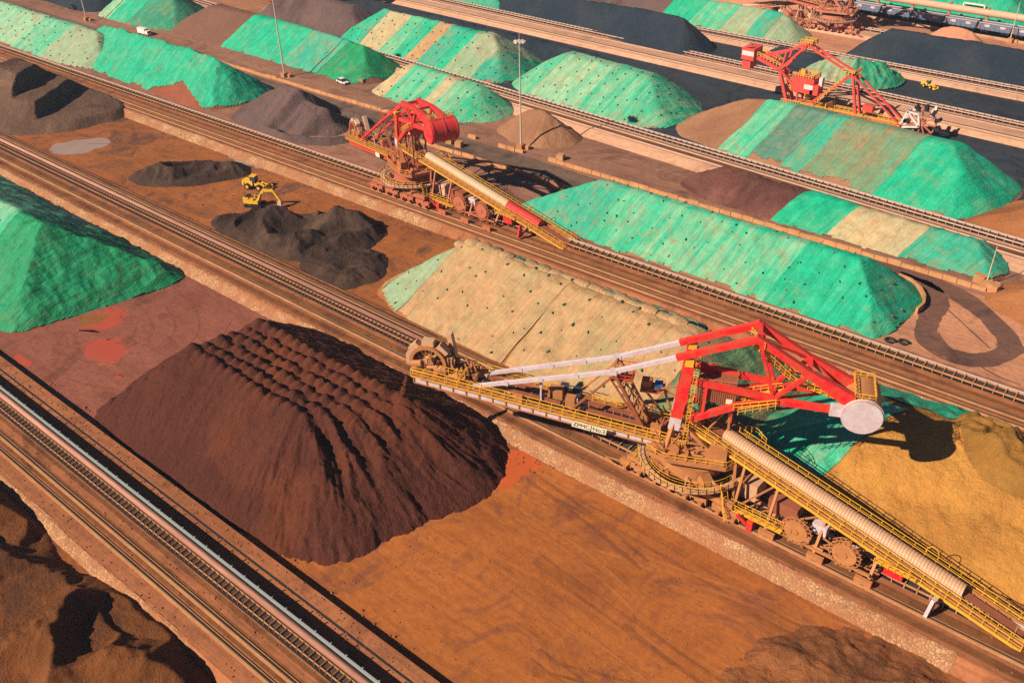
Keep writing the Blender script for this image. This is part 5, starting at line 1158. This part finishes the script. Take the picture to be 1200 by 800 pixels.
for x in np.arange(-352, -320, 3.0): put_block(x, 181.8, RNG.normal(0, .03), 'dusty barrier block in the short row beside the far left pale pile', 'barrier blocks beside the far left pile')
m = MB(); pts = [at(a, b) for a, b in ((1052, 327), (1066, 333), (1077, 342), (1082, 352), (1081, 361), (1073, 368))]
cv = chaikin(pts, 0)
for a, b in zip(cv[:-1], cv[1:]): m.bar((*a, .7), (*b, .7), .5, 1.5)
tag(m.build('curved_wall', M['conc']), 'low curved concrete wall around the pointed end of the long green pile', 'wall')

def mast(x, y, h, label, head=True, r=.28, lean=0.):
    root = tag(empty('light_mast', (x, y, 0)), label, 'light mast', 'light masts beside the road')
    MB().tube((0, 0, 0), (lean, 0, h), r, 10, r * .5).build('pole', M['pole'], root)
    m = MB(); m.box((0, 0, .7), (1.9, 1.9, 1.5)); m.box((1.9, .8, .5), (1.2, 1.2, 1.1)); m.build('footing', M['conc'], root)
    if head:
        m = MB(); m.tube((lean, 0, h - .3), (lean, 0, h), .9, 12)
        m.tube((lean, 0, h), (lean, 0, h + 2.6), .06, 6); hd = m.build('lamp_ring', M['pole'], root)
        m = MB()
        for k in range(8): a = k * math.pi / 4; MB().box((lean + 1.3 * math.cos(a), 1.3 * math.sin(a), h - .2), (.7, .5, .45), a).build('floodlight', M['lamp'], hd)
    return root
M['pole'] = NT('galvanised_dusty_pole').done((.52, .40, .33), .5, None, .4)
M['lamp'] = NT('lamp_housing').done((.68, .55, .45), .4, None, .4)
mast(*at(610.6, 174), 30.5, 'tall light mast in front of the small brown cone with its lamp ring in view')
mast(*at(333.75, 90), 33, 'tall thin light mast in front of the green sheeted pile at upper left')
mast(*at(101.9, 24.4), 33, 'tall light mast cut off by the top edge near the left corner')
mast(*at(1155, 335), 9.4, 'short lamp post on orange blocks at the right edge', False, .16)
mast(*at(1183, 50), 14, 'thin pale lamp post beside the train at the top right', False, .22)
for q, lb in (((1148, 331), 'orange concrete block at the foot of the short lamp post, left of the post'), ((1163, 342), 'orange concrete block right of the short lamp post')):
    x, y = at(*q); tag(MB().box((x, y, .9), (2.4, 1.6, 1.9), -.3).build('concrete_block', M['conc']), lb, 'block')
for q, lb in (((424, 98), 'single orange block at the road edge right of the white car'), ((527, 168), 'single block at the corner of the road left of the mid-distance mast'), ((538, 172), 'second single block at the road corner right behind the red drum'), ((657, 187), 'dark topped block on the far road edge right of the small brown cone'), ((270, 53), 'single block at the road edge below the cocoa brown pile')):
    x, y = at(*q); tag(MB().box((x, y, .8), (2.0, 1.6, 1.6), .2).build('concrete_block', M['conc']), lb, 'block')
for q, lb in (((1043, 400), 'black tyre scrap lying left at the tip of the long green pile'), ((1059, 402), 'black tyre scrap lying right at the tip of the long green pile')):
    x, y = at(*q); m = MB()
    for k in range(12):
        a, b = k * math.pi / 7, (k + 1) * math.pi / 7; m.tube((x + .9 * math.cos(a), y + .7 * math.sin(a), .3), (x + .9 * math.cos(b), y + .7 * math.sin(b), .3), .28, 8)
    tag(m.build('old_tyre', M['rubber']), lb, 'tyre', 'tyre scraps by the green pile')

# ---------------------------------------------------------------- vehicles
M['veh_yel'] = paint_mat('machine_yellow', (.80, .48, .02), DUST, .4)
M['white'] = paint_mat('white_paint', (.75, .73, .70), DUST, .2)
M['carblack'] = NT('black_paint').done((.02, .02, .025), .3, None, .5)
M['wag'] = paint_mat('wagon_blue', (.10, .16, .28), DUST, .25)
def excavator(loc, rz):
    r = tag(empty('excavator', (*loc, 0), rz), 'yellow tracked excavator with its arm bent down onto the rough dark pile', 'excavator'); r.scale = (.92, .92, .92)
    for w in (-1.35, 1.35):
        m = MB(); m.prism([(-2.1, w - .35), (2.1, w - .35), (2.1, w + .35), (-2.1, w + .35)], .25, .75); m.tube((-2.1, w - .35, .5), (-2.1, w + .35, .5), .5, 14); m.tube((2.1, w - .35, .5), (2.1, w + .35, .5), .5, 14); m.build('crawler_track', M['rubber'], r)
    m = MB(); m.box((-.5, 0, 1.55), (4.2, 2.7, .9)); m.box((-1.9, 0, 2.1), (1.6, 2.6, 1.3)); m.box((-.4, -.75, 2.2), (1.6, 1.0, .6)); m.build('body', M['veh_yel'], r)
    m = MB(); m.box((.8, .85, 2.35), (1.5, .95, 1.5)); c = m.build('cab', M['veh_yel'], r)
    m = MB(); m.box((.95, .85, 2.5), (1.3, 1.0, .9)); m.box((.8, .85, 3.14), (1.2, .8, .06)); m.build('cab_window', M['glass'], c)
    m = MB(); m.box((-1.7, .1, 2.85), (1.2, 1.8, .3)); m.tube((-2.2, -.6, 2.8), (-2.2, -.6, 3.5), .1, 8); m.build('engine_cover', M['rubber'], r)
    m = MB(); m.bar((1.2, 0, 1.9), (3.2, 0, 4.9), .5, .75); m.bar((3.1, 0, 4.8), (6.2, 0, 5.0), .45, .7); m.build('boom', M['veh_yel'], r)
    m = MB(); m.bar((5.9, 0, 5.3), (7.9, 0, 2.0), .4, .55); a = m.build('stick', M['veh_yel'], r)
    m = MB(); m.prism([(7.2, -.6), (8.2, -.6), (8.2, .6), (7.2, .6)], .7, 1.9); m.bar((7.1, 0, .9), (8.0, 0, 1.9), 1.1, .3); m.build('bucket', M['cover_pale'], a)
    m = MB(); m.tube((1.6, -.35, 1.7), (2.6, -.35, 3.9), .12, 8); m.tube((3.4, 0, 5.4), (5.6, 0, 5.7), .1, 8); m.build('hydraulic_ram', M['rail'], r)
def loader(loc, rz, label, s=1., z=0.):
    r = tag(empty('wheel_loader', (*loc, z), rz), label, 'wheel loader', 'wheel loaders'); r.scale = (s, s, s)
    m = MB(); m.box((-2.0, 0, 1.7), (3.0, 1.8, 1.3)); m.box((-3.3, 0, 1.5), (.6, 2.2, .9)); m.box((.9, 0, 1.35), (2.4, 1.1, .8)); m.build('body', M['veh_yel'], r)
    m = MB(); m.box((-.4, 0, 2.75), (1.5, 1.6, 1.6)); c = m.build('cab', M['glass'], r); MB().box((-.4, 0, 3.62), (1.7, 1.8, .14)).build('cab_roof', M['veh_yel'], c)
    for x in (-1.9, 1.5):
        for w in (-1.15, 1.15):
            t = MB().tube((x, w - .33, .85), (x, w + .33, .85), .85, 16).build('wheel', M['rubber'], r); MB().tube((x, w * 1.0 - .36, .85), (x, w + .36, .85), .42, 12).build('rim', M['veh_yel'], t)
    m = MB()
    for w in (-.6, .6): m.bar((.8, w, 2.0), (3.4, w, 1.2), .25, .4)
    m.build('lift_arm', M['veh_yel'], r)
    m = MB(); m.box((3.6, 0, .35), (1.4, 3.0, .16)); m.bar((3.0, 0, .3), (3.1, 0, 1.5), 3.0, .15, (0, 0, 1)); m.box((3.1, 0, .9), (.16, 3.0, 1.2)); m.box((3.5, -1.48, .7), (1.1, .1, .8)); m.box((3.5, 1.48, .7), (1.1, .1, .8)); m.build('bucket', M['veh_yel'], r)
excavator(at(299, 241), R(28))
loader(at(301, 221), R(20), 'yellow wheel loader parked behind the excavator', 1.02)
loader(at(1088, 103), R(-15), 'small wheel loader driving on the dark coal floor', .7)
def truck(loc, rz):
    r = tag(empty('box_truck', (*loc, .02), rz), 'white box truck driving along the road at upper left', 'truck'); r.scale = (.78, .78, .78)
    MB().box((-1.2, 0, 2.1), (6.4, 2.5, 2.6)).build('cargo_box', M['white'], r)
    c = MB().box((3.2, 0, 1.5), (1.9, 2.3, 2.0)).build('cab', M['white'], r); MB().box((3.75, 0, 1.95), (.9, 2.1, .8)).build('windscreen', M['glass'], c)
    for x in (-3, 3):
        for w in (-1.05, 1.05): MB().tube((x, w - .2, .5), (x, w + .2, .5), .5, 12).build('wheel', M['rubber'], r)
    MB().box((0, 0, .75), (8.2, 1.1, .3)).build('chassis', M['rail'], r)
truck(at(170, 41), R(3))
def car(loc, rz, label, mat):
    r = tag(empty('parked_car', (*loc, .02), rz), label, 'car', 'cars by the road'); r.scale = (1.15, 1.15, 1.15)
    m = MB(); m.add([(-2.2, -.9, .35), (2.2, -.9, .35), (2.2, .9, .35), (-2.2, .9, .35), (-2.2, -.88, .9), (2.15, -.85, .78), (2.15, .85, .78), (-2.2, .88, .9)], [(0, 3, 2, 1), (4, 5, 6, 7), (0, 1, 5, 4), (1, 2, 6, 5), (2, 3, 7, 6), (3, 0, 4, 7)]); b = m.build('body', mat, r)
    m = MB(); m.add([(-1.9, -.84, .9), (1.1, -.84, .85), (1.1, .84, .85), (-1.9, .84, .9), (-1.4, -.7, 1.5), (.3, -.7, 1.5), (.3, .7, 1.5), (-1.4, .7, 1.5)], [(0, 3, 2, 1), (0, 1, 5, 4), (1, 2, 6, 5), (2, 3, 7, 6), (3, 0, 4, 7)]); m.build('window', M['glass'], b)
    MB().box((-.55, 0, 1.52), (1.75, 1.42, .06)).build('roof', mat, b)
    for x in (-1.4, 1.4):
        for w in (-.8, .8): MB().tube((x, w - .12, .34), (x, w + .12, .34), .34, 12).build('wheel', M['rubber'], r)
car(at(402, 98), R(-8), 'white car parked at the road edge beside the deep green pile end', M['white'])
car(at(86, 11), R(2), 'black car on the road near the top left corner', M['carblack'])

def wagon():
    r = empty('train_wagon')
    m = MB(); m.add([(-5.6, -1.5, 1.0), (5.6, -1.5, 1.0), (5.6, 1.5, 1.0), (-5.6, 1.5, 1.0), (-5.9, -1.6, 3.6), (5.9, -1.6, 3.6), (5.9, 1.6, 3.6), (-5.9, 1.6, 3.6)], [(0, 3, 2, 1), (0, 1, 5, 4), (1, 2, 6, 5), (2, 3, 7, 6), (3, 0, 4, 7)])
    for x in np.arange(-5.4, 5.5, 1.8): m.box((x, -1.62, 2.3), (.2, .14, 2.5)); m.box((x, 1.62, 2.3), (.2, .14, 2.5))
    m.build('hopper', M['wag'], r)
    m = MB(); m.box((0, -1.68, 3.55), (11.9, .2, .22)); m.box((0, 1.68, 3.55), (11.9, .2, .22)); m.box((-2.8, -1.63, 2.6), (2.2, .06, .9)); m.box((2.8, -1.63, 2.6), (2.2, .06, .9)); m.build('white_panel', M['cover_pale'], r)
    MB().box((0, 0, 3.0), (11.2, 2.9, .2)).build('load', M['ore_tan'], r)
    for x in (-3.8, 3.8): m = MB(); m.box((x, 0, .7), (2.6, 2.2, .5)); [m.tube((x + d, w - .1, .45), (x + d, w + .1, .45), .45, 10) for d in (-.9, .9) for w in (-.8, .8)]; m.build('bogie', M['rubber'], r)
    return r
W0 = wagon(); t_lab = 'blue grey ore wagon in the train at the top right'
for i in range(8):
    o = W0 if i == 0 else copy_tree(W0)
    x = -155 + i * 12.6; o.location = (x, 391 - .045 * (x + 134), 1.1); o.rotation_euler = (0, 0, -.045); tag(o, t_lab, 'wagon', 'wagons of the ore train')
sheet('railway_bed', [(-400, 399.5), (100, 377), (100, 384), (-400, 407)], .9, M['berm_far'])
m = MB(); m.bar((-400, 403.2, .45), (100, 380.6, .45), 8.2, .9); tag(m.build('embankment', M['berm_far']), kind='structure')
r = tag(empty('pipe_conveyor', (-112, 397, 0)), 'long salmon covered conveyor on posts running behind the train', 'conveyor')
Yg = lambda x: 400.5 - .045 * (x + 134) 
m = MB(); m.tube((-90 , Yg(-202) - 397, 5.6), (210, Yg(98) - 397, 5.6), 1.35, 12); m.build('tube', K4['hood'], r, True)
m = MB()
for x in np.arange(-200, 90, 14.5): m.box((x + 112, Yg(x) - 397, 7.1), (.9, 1.2, .9))
m.build('vent_box', K4['rust'], r)
for x in np.arange(-200, 0, 14.5): MB().bar((x + 112, Yg(x) - 397, 0), (x + 112, Yg(x) - 397, 4.6), 1.0).build('post', K4['rust'], r)
r = tag(empty('pipe_bend', (*at(1138, 22), 0)), 'white hoop of pipe crossing over the train', 'pipe')
m = MB(); m.path([(-4, 0, 0), (-4, 0, 5.6), (4, 0, 5.6), (4, 0, 0)], .5); m.build('hoop', M['white'], r)
# ---------------------------------------------------------------- camera, sky, sun
cam = bpy.data.objects.new('camera', bpy.data.cameras.new('camera')); COL.objects.link(cam)
import mathutils
cam.matrix_world = mathutils.Matrix([[CM[0][i], -CM[1][i], -CM[2][i], (0, 0, HC)[i]] for i in range(3)] + [[0, 0, 0, 1]])
cam.data.sensor_width = 36; cam.data.sensor_fit = 'HORIZONTAL'; cam.data.lens = FPX / 1200 * 36
cam.data.clip_start = 1; cam.data.clip_end = 6000
SC.camera = cam
EL, AZ = R(37), R(67.6)                       # shadows fall along AZ
sun = bpy.data.objects.new('sun', bpy.data.lights.new('sun', 'SUN')); COL.objects.link(sun)
sun.data.energy = 5.0; sun.data.angle = R(.53); sun.data.color = (1, .84, .64)
sd = mathutils.Vector((math.cos(AZ) * math.cos(EL), math.sin(AZ) * math.cos(EL), -math.sin(EL)))
sun.rotation_euler = sd.to_track_quat('-Z', 'Y').to_euler(); sun.location = (-60, -60, 200)
w = bpy.data.worlds.new('World'); SC.world = w; w.use_nodes = True
sk = w.node_tree.nodes.new('ShaderNodeTexSky'); sk.sky_type = 'NISHITA'; sk.sun_disc = False
sk.sun_elevation = EL; sk.sun_rotation = math.atan2(-sd.x, -sd.y); sk.air_density = .35; sk.dust_density = .15; sk.ozone_density = 2
bg = w.node_tree.nodes['Background']; bg.inputs[1].default_value = .05
w.node_tree.links.new(sk.outputs[0], bg.inputs[0])
t = NT('haze'); t.n.remove(t.bsdf); pv = t.new('ShaderNodeVolumePrincipled'); pv.inputs['Color'].default_value = (.62, .76, 1, 1); pv.inputs['Density'].default_value = .00012; pv.inputs['Anisotropy'].default_value = .1
t.l(pv.outputs[0], t.n['Material Output'].inputs['Volume'])
tag(MB().box((-400, 600, 51), (2300, 1900, 106)).build('haze', t.m), kind='stuff')
SC.cycles.use_denoising = False; SC.cycles.volume_bounces = 0; SC.cycles.max_bounces = 6
SC.view_settings.view_transform = 'Standard'; SC.view_settings.look = 'None'; SC.view_settings.exposure = .68; SC.view_settings.gamma = 1
